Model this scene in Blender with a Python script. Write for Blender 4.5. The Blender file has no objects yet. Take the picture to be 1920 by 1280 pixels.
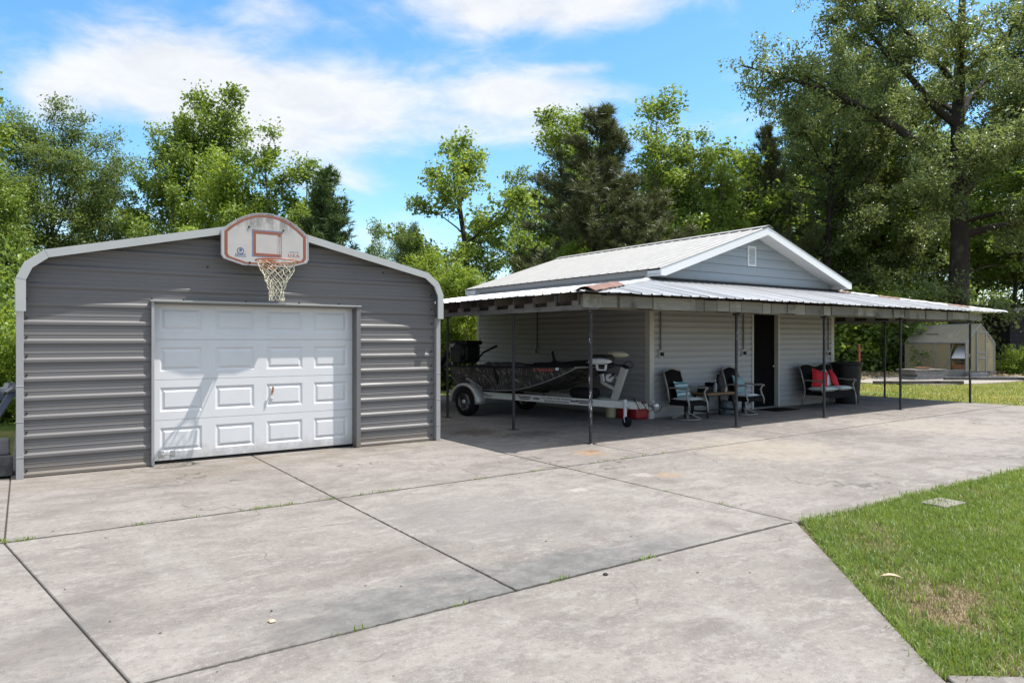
import bpy, math, random
import numpy as np
from mathutils import Vector, Matrix
R = math.radians
sc = bpy.context.scene
col = sc.collection

# ------------------------------------------------------------------ camera, sky, sun, exposure
YAW = R(34.75); EYE = 1.65; FPX = 1320.0; HOR = 636.0      # measured from the photograph's vanishing points
cam_d = bpy.data.cameras.new("camera")
cam = bpy.data.objects.new("camera", cam_d); col.objects.link(cam)
cam.location = (0, 0, EYE); cam.rotation_euler = (R(90), 0, -YAW)
cam_d.sensor_width = 36.0; cam_d.lens = FPX / 1920 * 36; cam_d.shift_y = -(640 - HOR) / 1920
cam_d.clip_start = 0.05; cam_d.clip_end = 2000
sc.camera = cam

SUN = Vector((2.7, -1.5, 6.2)).normalized()                # towards the sun
sun_el = math.asin(SUN.z); sun_az = math.atan2(SUN.x, SUN.y)
world = bpy.data.worlds.new("World"); sc.world = world; world.use_nodes = True
SKY_STRENGTH = 0.13
ld = bpy.data.lights.new("sun", 'SUN'); ld.energy = 4.6; ld.angle = R(0.55); ld.color = (1.0, 0.955, 0.89)
lo = bpy.data.objects.new("sun", ld); col.objects.link(lo)
lo.rotation_euler = SUN.to_track_quat('Z', 'Y').to_euler(); lo.location = (20, -20, 60)
sc.view_settings.view_transform = 'Standard'; sc.view_settings.look = 'None'
sc.view_settings.exposure = 0.80; sc.view_settings.gamma = 1.0
sc.render.engine = 'CYCLES'
cy = sc.cycles
cy.max_bounces = 7; cy.diffuse_bounces = 4; cy.glossy_bounces = 3; cy.transmission_bounces = 4
cy.transparent_max_bounces = 6; cy.caustics_reflective = False; cy.caustics_refractive = False
cy.use_denoising = True
cy.sample_clamp_indirect = 6.0

# ------------------------------------------------------------------ helpers: where a pixel's ray meets the place
FW = np.array([math.sin(YAW), math.cos(YAW)]); RT = np.array([math.cos(YAW), -math.sin(YAW)])
def ray_at(u, Z):                       # ground position at depth Z on the sight line of column u
    p = Z * (FW + (u - 960) / FPX * RT); return float(p[0]), float(p[1])
def top_z(v, Z): return EYE + (HOR - v) / FPX * Z

# ------------------------------------------------------------------ node helper
class NT:
    def __init__(s, tree):
        s.t = tree; s.t.nodes.clear()
    def n(s, typ, ins=None, **props):
        nd = s.t.nodes.new(typ)
        for k, v in props.items(): setattr(nd, k, v)
        for k, v in (ins or {}).items():
            sock = nd.inputs[k]
            if isinstance(v, bpy.types.NodeSocket): s.t.links.new(v, sock)
            else:
                if isinstance(v, (tuple, list)) and len(v) == 3 and sock.type == 'RGBA': v = (*v, 1)
                sock.default_value = v
        return nd
    def pos(s): return s.n('ShaderNodeNewGeometry').outputs['Position']
    def obj(s): return s.n('ShaderNodeTexCoord').outputs['Object']
    def mapv(s, v, scale=(1, 1, 1), rot=(0, 0, 0), loc=(0, 0, 0)):
        return s.n('ShaderNodeMapping', {'Vector': v, 'Scale': scale, 'Rotation': rot, 'Location': loc}).outputs[0]
    def noise(s, v, scale, detail=4, rough=0.55, dist=0.0):
        return s.n('ShaderNodeTexNoise', {'Vector': v, 'Scale': scale, 'Detail': detail, 'Roughness': rough, 'Distortion': dist}).outputs[0]
    def math(s, op, a, b=0.0, c=0.0, clamp=False):
        return s.n('ShaderNodeMath', {0: a, 1: b, 2: c}, operation=op, use_clamp=clamp).outputs[0]
    def step(s, x, a, b, lo=0.0, hi=1.0):
        return s.n('ShaderNodeMapRange', {'Value': x, 'From Min': a, 'From Max': b, 'To Min': lo, 'To Max': hi}, interpolation_type='SMOOTHSTEP').outputs[0]
    def mix(s, f, a, b, mode='MIX'):
        return s.n('ShaderNodeMixRGB', {0: f, 1: a, 2: b}, blend_type=mode).outputs[0]
    def xyz(s, v):
        o = s.n('ShaderNodeSeparateXYZ', {0: v}).outputs; return o[0], o[1], o[2]
    def bump(s, h, strength=0.3, dist=0.02, nrm=None):
        i = {'Height': h, 'Strength': strength, 'Distance': dist}
        if nrm is not None: i['Normal'] = nrm
        return s.n('ShaderNodeBump', i).outputs[0]
    def out(s, shader): s.n('ShaderNodeOutputMaterial', {'Surface': shader})
    def pbr(s, base, rough=0.5, metal=0.0, normal=None, spec=0.5, **kw):
        i = {'Base Color': base, 'Roughness': rough, 'Metallic': metal, 'Specular IOR Level': spec}
        if normal is not None: i['Normal'] = normal
        i.update(kw)
        return s.n('ShaderNodeBsdfPrincipled', i).outputs[0]
def newmat(name):
    m = bpy.data.materials.new(name); m.use_nodes = True
    return m, NT(m.node_tree)
def sc3(c, k): return tuple(min(1, max(0, x * k)) for x in c)
def plain(name, c, rough=0.5, metal=0.0, var=0.15, scale=6.0, bump=0.0, bscale=60.0, spec=0.5, dirt=0.0, dirtc=(0.09, 0.075, 0.06), stretch=(1, 1, 1), base=0.0):
    m, t = newmat(name); p = t.mapv(t.obj(), stretch)
    b = t.mix(t.noise(p, scale, 5), sc3(c, 1 - var), sc3(c, 1 + var))
    if dirt:
        d = t.step(t.noise(p, scale * 0.45, 6, 0.65), 0.5, 0.78, 0, dirt)
        b = t.mix(d, b, dirtc)
    if base:                                             # mud splashed up from the slab
        q = t.obj(); zz = t.xyz(q)[2]; sp = t.math('ADD', zz, t.math('MULTIPLY', t.math('SUBTRACT', t.noise(q, 7, 6, .7), .5), .55))
        b = t.mix(t.step(sp, .26, .0, 0, base), b, (.15, .115, .08)); b = t.mix(t.step(t.noise(t.mapv(q, (1, 1, .12)), 9, 6, .7), .58, .75, 0, base * .35), b, sc3(c, .6))
    nr = t.bump(t.noise(p, bscale, 3), bump, 0.01) if bump else None
    rg = t.step(t.noise(p, scale * 1.7, 3), 0.25, 0.75, max(0.02, rough - 0.09), min(1, rough + 0.09))
    t.out(t.pbr(b, rg, metal, nr, spec)); return m

# ------------------------------------------------------------------ sky: Nishita plus procedural clouds at infinity
def sky():
    t = NT(world.node_tree)
    st = t.n('ShaderNodeTexSky', sky_type='NISHITA', sun_disc=False, sun_elevation=sun_el, sun_rotation=sun_az,
             altitude=50, air_density=1.0, dust_density=0.6, ozone_density=2.2)
    d = t.n('ShaderNodeTexCoord').outputs['Generated']
    x, y, z = t.xyz(d)
    az = t.math('ARCTAN2', x, y); el = t.math('ARCSINE', z)
    # cloud banks: azimuth, elevation, half-widths (radians), weight
    def bank(u, v, ru, rv, w):
        a0 = YAW + math.atan((u - 960) / FPX); e0 = math.atan((HOR - v) / FPX * math.cos(a0 - YAW))
        da = t.math('DIVIDE', t.math('SUBTRACT', az, a0), ru / FPX); de = t.math('DIVIDE', t.math('SUBTRACT', el, e0), rv / FPX)
        q = t.math('ADD', t.math('MULTIPLY', da, da), t.math('MULTIPLY', de, de))
        return t.math('MULTIPLY', t.math('POWER', 2.718, t.math('MULTIPLY', q, -1.0)), w)
    banks = [(290, 130, 210, 85, 1.0), (440, 190, 230, 80, 0.95), (560, 280, 170, 50, .6), (520, 20, 110, 40, .6), (800, 190, 260, 75, .85), (1010, 175, 170, 45, .75),
             (930, 15, 260, 55, .95), (1180, 10, 170, 45, .9), (960, 255, 170, 28, .55), (640, 345, 130, 32, .75), (80, 185, 90, 45, .7),
             (1330, 235, 150, 45, .6), (1085, 128, 70, 10, .4), (720, 440, 260, 60, .7), (950, 345, 90, 24, .5), (1700, 90, 260, 90, .55), (1500, 300, 400, 120, .35), (150, 420, 300, 90, .5)]
    tot = None
    for b in banks:
        q = bank(*b); tot = q if tot is None else t.math('ADD', tot, q)
    # unseen cloud added overhead and behind the camera, for whiter, brighter fill light
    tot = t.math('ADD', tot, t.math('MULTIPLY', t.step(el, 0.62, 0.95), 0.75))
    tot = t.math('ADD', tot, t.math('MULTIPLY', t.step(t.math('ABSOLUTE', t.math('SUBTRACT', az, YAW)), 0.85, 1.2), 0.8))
    cv = t.n('ShaderNodeCombineXYZ', {0: t.math('MULTIPLY', az, 1.0), 1: t.math('MULTIPLY', el, 2.3), 2: 0.3}).outputs[0]
    cv = t.mapv(cv, (1, 1, 1), (0, 0, R(-14)))
    n1 = t.noise(cv, 4.2, 9, 0.57, 0.5); n2 = t.noise(cv, 15, 6, 0.6, 0.4)
    dens = t.math('ADD', t.math('MULTIPLY', t.math('SUBTRACT', n1, 0.5), 1.7), t.math('MULTIPLY', t.math('SUBTRACT', n2, 0.5), 0.65))
    dens = t.math('ADD', dens, t.math('MULTIPLY', tot, 0.95))
    cl = t.step(dens, 0.36, 1.28)
    cl = t.math('MULTIPLY', cl, 0.90)
    up = t.step(z, -0.02, 0.02)
    cl = t.math('MULTIPLY', cl, up)
    # clear sky: Nishita made a little deeper, as a polarised photograph shows it
    clear = t.n('ShaderNodeHueSaturation', {'Hue': 0.492, 'Saturation': 1.24, 'Value': 1.14, 'Color': st.outputs[0]}).outputs[0]
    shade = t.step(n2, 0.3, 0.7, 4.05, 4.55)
    shade = t.math('MULTIPLY', shade, t.step(el, 0.55, 0.95, 1.0, 1.9))          # cloud above the view brightened to add fill light
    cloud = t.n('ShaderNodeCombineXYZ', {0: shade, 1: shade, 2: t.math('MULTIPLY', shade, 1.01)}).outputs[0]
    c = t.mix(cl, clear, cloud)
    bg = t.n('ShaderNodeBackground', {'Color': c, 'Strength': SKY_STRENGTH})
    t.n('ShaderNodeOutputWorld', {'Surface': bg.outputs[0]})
sky()

# ------------------------------------------------------------------ mesh helpers
class MB:
    def __init__(s): s.v = []; s.f = []
    def add(s, vs, fs):
        o = len(s.v); s.v += [tuple(map(float, q)) for q in vs]; s.f += [[i + o for i in q] for q in fs]; return s
    def box(s, x0, x1, y0, y1, z0, z1, M=None):
        vs = [Vector((x, y, z)) for z in (z0, z1) for y in (y0, y1) for x in (x0, x1)]
        if M is not None: vs = [M @ q for q in vs]
        return s.add(vs, [(0, 2, 3, 1), (4, 5, 7, 6), (0, 1, 5, 4), (2, 6, 7, 3), (0, 4, 6, 2), (1, 3, 7, 5)])
    def bar(s, a, b, w, h, up=(0, 0, 1)):                 # rectangular bar from a to b
        a = Vector(a); b = Vector(b); d = (b - a).normalized(); u = Vector(up)
        sd = d.cross(u)
        if sd.length < 1e-4: sd = d.cross(Vector((1, 0, 0)))
        sd.normalize(); u = sd.cross(d)
        c = [(-w/2, -h/2), (w/2, -h/2), (w/2, h/2), (-w/2, h/2)]
        vs = [p + sd * i + u * j for p in (a, b) for i, j in c]
        return s.add(vs, [(3, 2, 1, 0), (4, 5, 6, 7)] + [(k, (k + 1) % 4, (k + 1) % 4 + 4, k + 4) for k in range(4)])
    def tube(s, pts, r, n=8, cap=True):
        P = [Vector(p) for p in pts]; m = len(P)
        rs = r if isinstance(r, (list, tuple)) else [r] * m
        T = [(P[min(i + 1, m - 1)] - P[max(i - 1, 0)]).normalized() for i in range(m)]
        u = T[0].orthogonal().normalized(); vs = []
        for i in range(m):
            u = (u - T[i] * u.dot(T[i])).normalized(); w = T[i].cross(u)
            for k in range(n):
                a = 2 * math.pi * k / n; vs.append(P[i] + (u * math.cos(a) + w * math.sin(a)) * rs[i])
        fs = [(i*n + k, i*n + (k+1) % n, (i+1)*n + (k+1) % n, (i+1)*n + k) for i in range(m - 1) for k in range(n)]
        if cap: fs += [tuple(range(n))[::-1], tuple((m-1)*n + k for k in range(n))]
        return s.add(vs, fs)
    def lathe(s, prof, c=(0, 0, 0), n=24, axis='z', sx=1.0, sy=1.0):
        vs = []; c = Vector(c)
        for r, z in prof:
            for k in range(n):
                a = 2 * math.pi * k / n; p = (r * math.cos(a) * sx, r * math.sin(a) * sy, z)
                if axis == 'y': p = (p[0], p[2], p[1])
                if axis == 'x': p = (p[2], p[0], p[1])
                vs.append(c + Vector(p))
        m = len(prof)
        fs = [(i*n + k, i*n + (k+1) % n, (i+1)*n + (k+1) % n, (i+1)*n + k) for i in range(m - 1) for k in range(n)]
        if prof[0][0] > 1e-5: fs.append(tuple(range(n))[::-1])
        if prof[-1][0] > 1e-5: fs.append(tuple((m-1)*n + k for k in range(n)))
        return s.add(vs, fs)
    def prism(s, poly, axis, a, b):                        # polygon in the plane across the axis, from a to b
        f = {'x': lambda p, t: (t, p[0], p[1]), 'y': lambda p, t: (p[0], t, p[1]), 'z': lambda p, t: (p[0], p[1], t)}[axis]
        n = len(poly); vs = [f(p, a) for p in poly] + [f(p, b) for p in poly]
        return s.add(vs, [tuple(range(n))[::-1], tuple(range(n, 2*n))] + [(k, (k+1) % n, (k+1) % n + n, k + n) for k in range(n)])
    def build(s, name, mat, parent=None, smooth=False, bevel=0.0, world=False, auto=None):
        me = bpy.data.meshes.new(name); me.from_pydata(s.v, [], s.f); me.validate(); me.update()
        import bmesh
        bm = bmesh.new(); bm.from_mesh(me); bmesh.ops.recalc_face_normals(bm, faces=bm.faces); bm.to_mesh(me); bm.free()
        me.materials.append(mat)
        if smooth: me.polygons.foreach_set('use_smooth', [True] * len(me.polygons))
        o = bpy.data.objects.new(name, me); col.objects.link(o)
        if parent is not None:
            o.parent = parent
            if world and parent.parent is None and parent.type == 'EMPTY': o.matrix_parent_inverse = Matrix.Translation(-parent.location)
        if bevel:
            b = o.modifiers.new('bevel', 'BEVEL'); b.width = bevel; b.segments = 2; b.limit_method = 'ANGLE'; b.angle_limit = R(40)
        if smooth and auto:
            pass
        return o
def thing(name, label, cat, loc=(0, 0, 0), rz=0.0, group=None):
    o = bpy.data.objects.new(name, None); col.objects.link(o); o.empty_display_size = 0.2
    o.location = loc; o.rotation_euler = (0, 0, rz); o['label'] = label; o['category'] = cat
    if group: o['group'] = group
    return o
def tag(o, label, cat, group=None, loc=None, rz=None):
    o['label'] = label; o['category'] = cat
    if group: o['group'] = group
    if loc is not None: o.location = loc
    if rz is not None: o.rotation_euler = (0, 0, rz)
    return o
def struct(o): o['kind'] = 'structure'; return o
def stuff(o): o['kind'] = 'stuff'; return o
def kids(o): return [c for c in bpy.data.objects if c.parent is o]
def copy_tree(o, parent=None):
    c = o.copy(); col.objects.link(c); c.parent = parent
    if parent is not None: c.matrix_parent_inverse = o.matrix_parent_inverse.copy()
    for ch in kids(o): copy_tree(ch, c)
    return c
def text_mesh(name, body, size, mat, parent, M, ext=0.001, world=False, align='CENTER', sx=1.0):
    cu = bpy.data.curves.new(name, 'FONT'); cu.body = body; cu.size = size; cu.extrude = ext; cu.align_x = align; cu.align_y = 'CENTER'; cu.resolution_u = 2
    tmp = bpy.data.objects.new(name, cu); col.objects.link(tmp)
    dg = bpy.context.evaluated_depsgraph_get(); me = bpy.data.meshes.new_from_object(tmp.evaluated_get(dg))
    bpy.data.objects.remove(tmp)
    me.transform(M @ Matrix.Diagonal((sx, 1, 1, 1))); me.materials.clear(); me.materials.append(mat); me.name = name
    o = bpy.data.objects.new(name, me); col.objects.link(o); o.parent = parent
    if world and parent.parent is None and parent.type == 'EMPTY': o.matrix_parent_inverse = Matrix.Translation(-parent.location)
    return o
def np_mesh(name, verts, tris, mat, tint=None, parent=None, smooth=False):
    me = bpy.data.meshes.new(name); V = np.asarray(verts, np.float32); F = np.asarray(tris, np.int32)
    k = F.shape[1]
    me.vertices.add(len(V)); me.vertices.foreach_set('co', V.ravel())
    me.loops.add(F.size); me.loops.foreach_set('vertex_index', F.ravel())
    me.polygons.add(len(F)); me.polygons.foreach_set('loop_start', np.arange(0, F.size, k, dtype=np.int32))
    me.polygons.foreach_set('loop_total', np.full(len(F), k, np.int32))
    if smooth: me.polygons.foreach_set('use_smooth', np.ones(len(F), bool))
    if tint is not None:
        a = me.attributes.new('tint', 'FLOAT', 'POINT'); a.data.foreach_set('value', np.asarray(tint, np.float32))
    me.update(calc_edges=True); me.materials.append(mat)
    o = bpy.data.objects.new(name, me); col.objects.link(o); o.parent = parent
    return o

# ------------------------------------------------------------------ materials
def concrete_mat():
    m, t = newmat('concrete'); p = t.pos(); x, y, z = t.xyz(p)
    big = t.noise(p, 0.35, 5, 0.6); mid = t.noise(t.mapv(p, (1, 1.5, 1), (0, 0, .3)), 1.7, 9, 0.68, .5); fine = t.noise(p, 17, 8, 0.75); grit = t.noise(p, 130, 3, 0.7)
    c = t.mix(t.step(big, 0.35, 0.65), (0.177, 0.160, 0.145), (0.228, 0.208, 0.191))
    c = t.mix(t.step(mid, 0.44, 0.60, 0, 0.6), c, (0.132, 0.117, 0.108))
    c = t.mix(t.step(t.noise(t.mapv(p, (.8, 1.6, 1)), 5.5, 8, .72, .4), 0.50, 0.62, 0, 0.55), c, (0.264, 0.248, 0.228))
    c = t.mix(t.step(fine, 0.50, 0.62, 0, 0.55), c, (0.126, 0.113, 0.104))
    c = t.mix(t.step(t.noise(p, 26, 7, .8), 0.52, 0.62, 0, 0.55), c, (0.282, 0.263, 0.246))
    c = t.mix(t.step(grit, 0.54, 0.66, 0, 0.5), c, (0.090, 0.081, 0.075))
    c = t.mix(t.step(t.noise(p, 75, 3, .7), 0.56, 0.68, 0, 0.5), c, (0.292, 0.276, 0.257))
    c = t.mix(t.step(t.noise(t.mapv(p, (.7, 1, 1), (0, 0, .5)), 0.8, 6, .65, .6), 0.50, 0.66, 0, 0.5), c, (0.106, 0.094, 0.085))
    c = t.mix(t.step(t.noise(t.mapv(p, (1, .35, 1)), 1.6, 6, .62, .4), 0.56, 0.70, 0, 0.4), c, (0.258, 0.247, 0.228))
    # algae-grey stain where water stands against the middle joint
    wob = t.math('MULTIPLY', t.math('SUBTRACT', t.noise(t.mapv(p, (.55, 1.3, 1)), 1.9, 8, .66, .5), 0.5), 3.4)
    ed = t.step(t.math('ADD', t.math('SUBTRACT', y, 3.78), wob), 0.80, 0.05)
    ed = t.math('MULTIPLY', ed, t.math('MULTIPLY', t.step(x, 0.8, 1.7), t.step(x, 5.0, 4.0)))
    ed = t.math('MULTIPLY', ed, t.math('MULTIPLY', t.step(y, 3.74, 3.80), t.step(y, 4.9, 4.3)))
    crack = t.n('ShaderNodeTexVoronoi', {'Vector': t.n('ShaderNodeVectorMath', {0: p, 1: t.n('ShaderNodeTexNoise', {'Vector': p, 'Scale': 6.0}).outputs['Color']}, operation='ADD').outputs[0], 'Scale': 4.2}, feature='DISTANCE_TO_EDGE').outputs[0]
    stain = t.mix(t.math('MULTIPLY', t.step(crack, 0.03, 0.0), t.step(t.noise(p, 2.0, 4), .5, .6, 0, .55)), t.mix(t.step(t.noise(p, 7, 6, .7), .4, .65), (0.078, 0.081, 0.080), (0.130, 0.133, 0.128)), (0.203, 0.190, 0.175))
    c = t.mix(t.math('MULTIPLY', ed, 0.68), c, stain)
    # second grey patch on the left slab edge
    l2 = t.math('MULTIPLY', t.step(t.noise(p, 1.6, 5), 0.5, 0.62), t.math('MULTIPLY', t.step(x, 1.1, 0.55), t.step(y, 5.2, 4.2)))
    c = t.mix(t.math('MULTIPLY', l2, 0.5), c, (0.122, 0.125, 0.122))
    # dirt washed out under the garage door
    dw = t.math('MULTIPLY', t.step(y, 8.7, 10.1), t.step(t.noise(t.mapv(p, (.5, 1.4, 1)), 2.6, 7, .65), 0.42, 0.66))
    dw = t.math('MULTIPLY', dw, t.math('MULTIPLY', t.step(x, 5.4, 4.2), t.step(y, 10.6, 10.3)))
    c = t.mix(t.math('MULTIPLY', dw, 0.55), c, (0.136, 0.109, 0.072))
    # rust blooms
    def spot(cx, cy, r, colr, k, asp=1.0):
        nonlocal c
        dx = t.math('MULTIPLY', t.math('SUBTRACT', x, cx), 1 / r); dy = t.math('MULTIPLY', t.math('SUBTRACT', y, cy), asp / r)
        q = t.math('ADD', t.math('MULTIPLY', dx, dx), t.math('MULTIPLY', dy, dy))
        q = t.math('ADD', q, t.math('MULTIPLY', t.math('SUBTRACT', t.noise(p, 6.5, 7, .7), 0.5), 4.5))
        c = t.mix(t.step(q, 1.0, 0.0, 0, k), c, colr)
    spot(6.75, 7.75, 0.30, (0.296, 0.167, 0.064), .45); spot(6.9, 7.85, 0.13, (0.155, 0.071, 0.025), .6); spot(6.45, 5.95, .22, (0.324, 0.207, 0.092), .35); spot(6.2, 6.15, .17, (0.475, 0.441, 0.401), .28)
    spot(5.0, 5.95, .22, (0.475, 0.434, 0.388), .32, 2.2); spot(7.2, 9.9, .8, (0.057, 0.052, 0.041), .7, 1.6); spot(9.2, 6.5, 1.4, (0.282, 0.248, 0.193), .5); spot(10.6, 9.0, 1.0, (0.113, 0.107, 0.100), .5)
    spot(6.6, 10.6, .6, (0.078, 0.059, 0.039), .7); spot(14.2, 6.3, 1.8, (0.292, 0.263, 0.222), .45); spot(1.7, 9.3, .9, (0.136, 0.115, 0.093), .45, 2.0); spot(3.6, 5.6, 1.2, (0.163, 0.156, 0.149), .45)
    # hairline cracks
    wv = t.n('ShaderNodeTexVoronoi', {'Vector': t.n('ShaderNodeVectorMath', {0: p, 1: t.n('ShaderNodeTexNoise', {'Vector': p, 'Scale': 2.0}).outputs['Color']}, operation='ADD').outputs[0], 'Scale': 0.42}, feature='DISTANCE_TO_EDGE').outputs[0]
    c = t.mix(t.math('MULTIPLY', t.step(wv, 0.009, 0.0), t.step(t.noise(p, .6, 3), .47, .58, 0, .75)), c, (0.073, 0.067, 0.058))
    # dirt caught along the slab joints
    jn = t.math('MULTIPLY', t.math('SUBTRACT', t.noise(p, 9, 5, .7), .5), .05)
    def seam(sock, w, k):
        nonlocal c
        c = t.mix(t.step(t.math('ABSOLUTE', t.math('ADD', sock, jn)), w, w * .45, 0, k), c, (0.031, 0.028, 0.023))
    seam(t.math('SUBTRACT', t.math('SUBTRACT', y, 7.045), t.math('MULTIPLY', t.math('MAXIMUM', t.math('SUBTRACT', x, 2.7), 0.0), .018)), .030, .8)
    lft = t.math('MULTIPLY', t.step(x, 5.8, 5.7), 1.0)
    seam(t.math('ADD', t.math('SUBTRACT', y, 3.785), t.math('MULTIPLY', t.math('SUBTRACT', 1.0, lft), 99.0)), .022, .85)
    seam(t.math('ADD', t.math('SUBTRACT', x, 5.735), t.math('MULTIPLY', t.step(y, 3.8, 3.7), 99.0)), .018, .7); seam(t.math('ADD', t.math('SUBTRACT', x, 2.665), t.math('MULTIPLY', t.step(y, 3.8, 3.7), 99.0)), .014, .7)
    seam(t.math('ADD', t.math('SUBTRACT', x, 7.36), t.math('MULTIPLY', t.step(y, 7.2, 7.1), 99.0)), .018, .6); seam(t.math('ADD', t.math('SUBTRACT', x, 10.9), t.math('MULTIPLY', t.step(y, 7.2, 7.1), 99.0)), .018, .6)
    h = t.math('ADD', t.math('MULTIPLY', fine, 0.6), t.math('MULTIPLY', grit, 0.5))
    t.out(t.pbr(c, 0.9, 0, t.bump(h, 0.35, 0.008), 0.25)); return m
def ground_mat():
    m, t = newmat('ground'); p = t.pos(); x, y, z = t.xyz(p)
    a = t.noise(p, 0.5, 6, .65); b = t.noise(p, 9, 6, .7)
    soil = t.mix(b, (0.10, 0.072, 0.045), (0.22, 0.165, 0.105))
    gr = t.mix(t.noise(p, 23, 4), (0.055, 0.10, 0.018), (0.12, 0.165, 0.04))
    gr = t.mix(t.step(a, .45, .62, 0, .75), gr, (0.23, 0.20, 0.075))
    c = t.mix(t.step(t.math('ADD', t.noise(p, 1.1, 6, .6), t.math('MULTIPLY', b, .35)), 0.70, 0.9), gr, soil)
    c = t.mix(t.math('MULTIPLY', t.step(x, 16, 15), t.step(y, 5, 4)), c, t.mix(t.noise(p, 14, 5), (.10, .08, .045), (.19, .16, .085)))
    far = t.step(t.math('ADD', x, t.math('MULTIPLY', a, 5.0)), 33.5, 36.5)
    back = t.step(y, 20, 24)
    c = t.mix(t.math('MAXIMUM', far, back), c, t.mix(b, (0.085, 0.055, 0.034), (0.20, 0.14, 0.09)))
    t.out(t.pbr(c, 0.95, 0, t.bump(b, .8, .03), .1)); return m
def leaf_mat(name, c0, c1, trans=0.35, gloss=.45):
    m, t = newmat(name)
    a = t.n('ShaderNodeAttribute', attribute_name='tint', attribute_type='GEOMETRY').outputs['Fac']
    r = t.n('ShaderNodeObjectInfo').outputs['Random']
    f = t.math('ADD', t.math('MULTIPLY', a, 0.8), t.math('MULTIPLY', r, 0.2))
    c = t.mix(f, c0, c1)
    s1 = t.pbr(c, gloss, 0, None, .5)
    s2 = t.n('ShaderNodeBsdfTranslucent', {'Color': t.mix(0.5, c, (c1[0]*1.5, c1[1]*1.35, c1[2]*.7))}).outputs[0]
    t.out(t.n('ShaderNodeMixShader', {0: trans, 1: s1, 2: s2}).outputs[0]); return m
def bark_mat(name, c, k=1.0):
    m, t = newmat(name); p = t.mapv(t.obj(), (1, 1, .22))
    n = t.noise(p, 14 * k, 7, .7, .6)
    b = t.mix(n, sc3(c, .45), sc3(c, 1.5)); b = t.mix(t.step(t.noise(t.obj(), 1.3, 4), .5, .7, 0, .4), b, (.16, .17, .13))
    t.out(t.pbr(b, .95, 0, t.bump(n, 1.0, .06), .1)); return m
def camo_mat(name='camo', dark=1.0):
    m, t = newmat(name); p = t.obj()
    q = t.n('ShaderNodeVectorMath', {0: p, 1: t.n('ShaderNodeVectorMath', {0: t.n('ShaderNodeTexNoise', {'Vector': p, 'Scale': 3.5, 'Detail': 2.0}).outputs['Color'], 1: (.35, .35, .35)}, operation='MULTIPLY').outputs[0]}, operation='ADD').outputs[0]
    c = t.mix(t.noise(p, 4, 6, .6), (.022*dark, .022*dark, .024*dark), (.072*dark, .068*dark, .066*dark))
    for sc_, rot, lo_, colr in ((22, .5, .86, (.30, .27, .21)), (31, -.35, .87, (.22, .2, .18)), (17, 1.1, .9, (.34, .31, .25)), (26, 0.05, .88, (.17, .15, .10))):
        w = t.n('ShaderNodeTexWave', {'Vector': t.mapv(q, (1, .3, .35), (0, rot, 0)), 'Scale': sc_ / 6.3, 'Distortion': 7.0, 'Detail': 2.0, 'Detail Scale': 1.2}).outputs['Fac']
        msk = t.step(t.noise(t.mapv(p, (1, 1, 1), (rot, rot, 0)), 5.5, 3), .46, .58)
        c = t.mix(t.math('MULTIPLY', t.step(w, lo_, 1.0), t.math('MULTIPLY', msk, .85)), c, sc3(colr, dark))
    t.out(t.pbr(c, .42, 0, None, .4)); return m
def rooftin_mat(name, c, rust=0.0, metal=.55, rough=.42, speck=.35):
    m, t = newmat(name); p = t.pos()
    b = t.mix(t.noise(p, 2.1, 6, .6), sc3(c, .86), sc3(c, 1.1))
    b = t.mix(t.step(t.noise(p, 28, 5, .7), .55, .8, 0, speck), b, sc3(c, .62))
    if rust: b = t.mix(t.step(t.noise(p, 1.9, 7, .68), .60, .74, 0, rust), b, (.30, .12, .05))
    t.out(t.pbr(b, t.step(t.noise(p, 5, 4), .3, .7, rough - .1, rough + .12), metal, None, .5)); return m
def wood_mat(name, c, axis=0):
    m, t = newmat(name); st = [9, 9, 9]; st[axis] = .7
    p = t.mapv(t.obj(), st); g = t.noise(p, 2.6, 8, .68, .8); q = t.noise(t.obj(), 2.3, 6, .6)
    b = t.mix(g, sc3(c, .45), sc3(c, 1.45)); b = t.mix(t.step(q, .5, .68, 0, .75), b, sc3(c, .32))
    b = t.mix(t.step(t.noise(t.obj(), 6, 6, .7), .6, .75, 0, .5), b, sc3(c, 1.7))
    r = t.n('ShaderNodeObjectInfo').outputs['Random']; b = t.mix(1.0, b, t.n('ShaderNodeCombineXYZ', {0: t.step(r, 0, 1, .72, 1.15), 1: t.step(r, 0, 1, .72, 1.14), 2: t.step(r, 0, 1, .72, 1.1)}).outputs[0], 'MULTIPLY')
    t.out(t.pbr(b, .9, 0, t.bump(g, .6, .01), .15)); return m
def peel_mat(name, amt):
    m, t = newmat(name); p = t.mapv(t.obj(), (1, 1, .28)); z = t.xyz(t.obj())[2]
    n = t.noise(p, 17, 7, .7)
    f = t.step(n, .62 - amt, .66 - amt)
    c = t.mix(f, (.022, .022, .027), t.mix(t.noise(t.obj(), 30, 3), (.40, .39, .42), (.58, .57, .60)))
    c = t.mix(t.step(t.noise(t.obj(), 9, 5), .64, .72, 0, .7), c, (.16, .08, .045))
    t.out(t.pbr(c, .5, 0, t.bump(n, .2, .004), .4)); return m
def board_mat():
    m, t = newmat('board_face'); p = t.obj(); x, y, z = t.xyz(p)
    c = t.mix(t.noise(p, 6, 6, .6), (.33, .318, .305), (.43, .415, .40))
    s = t.noise(t.mapv(p, (1, 1, .28)), 11, 8, .7)
    g = t.math('MULTIPLY', t.step(z, 3.04, 3.28), t.step(s, .38, .58))
    c = t.mix(t.math('MULTIPLY', g, .75), c, (.13, .13, .125))
    c = t.mix(t.step(t.noise(p, 9, 7, .7), .56, .72, 0, .4), c, (.36, .33, .30))
    t.out(t.pbr(c, .6, 0, None, .3)); return m

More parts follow.
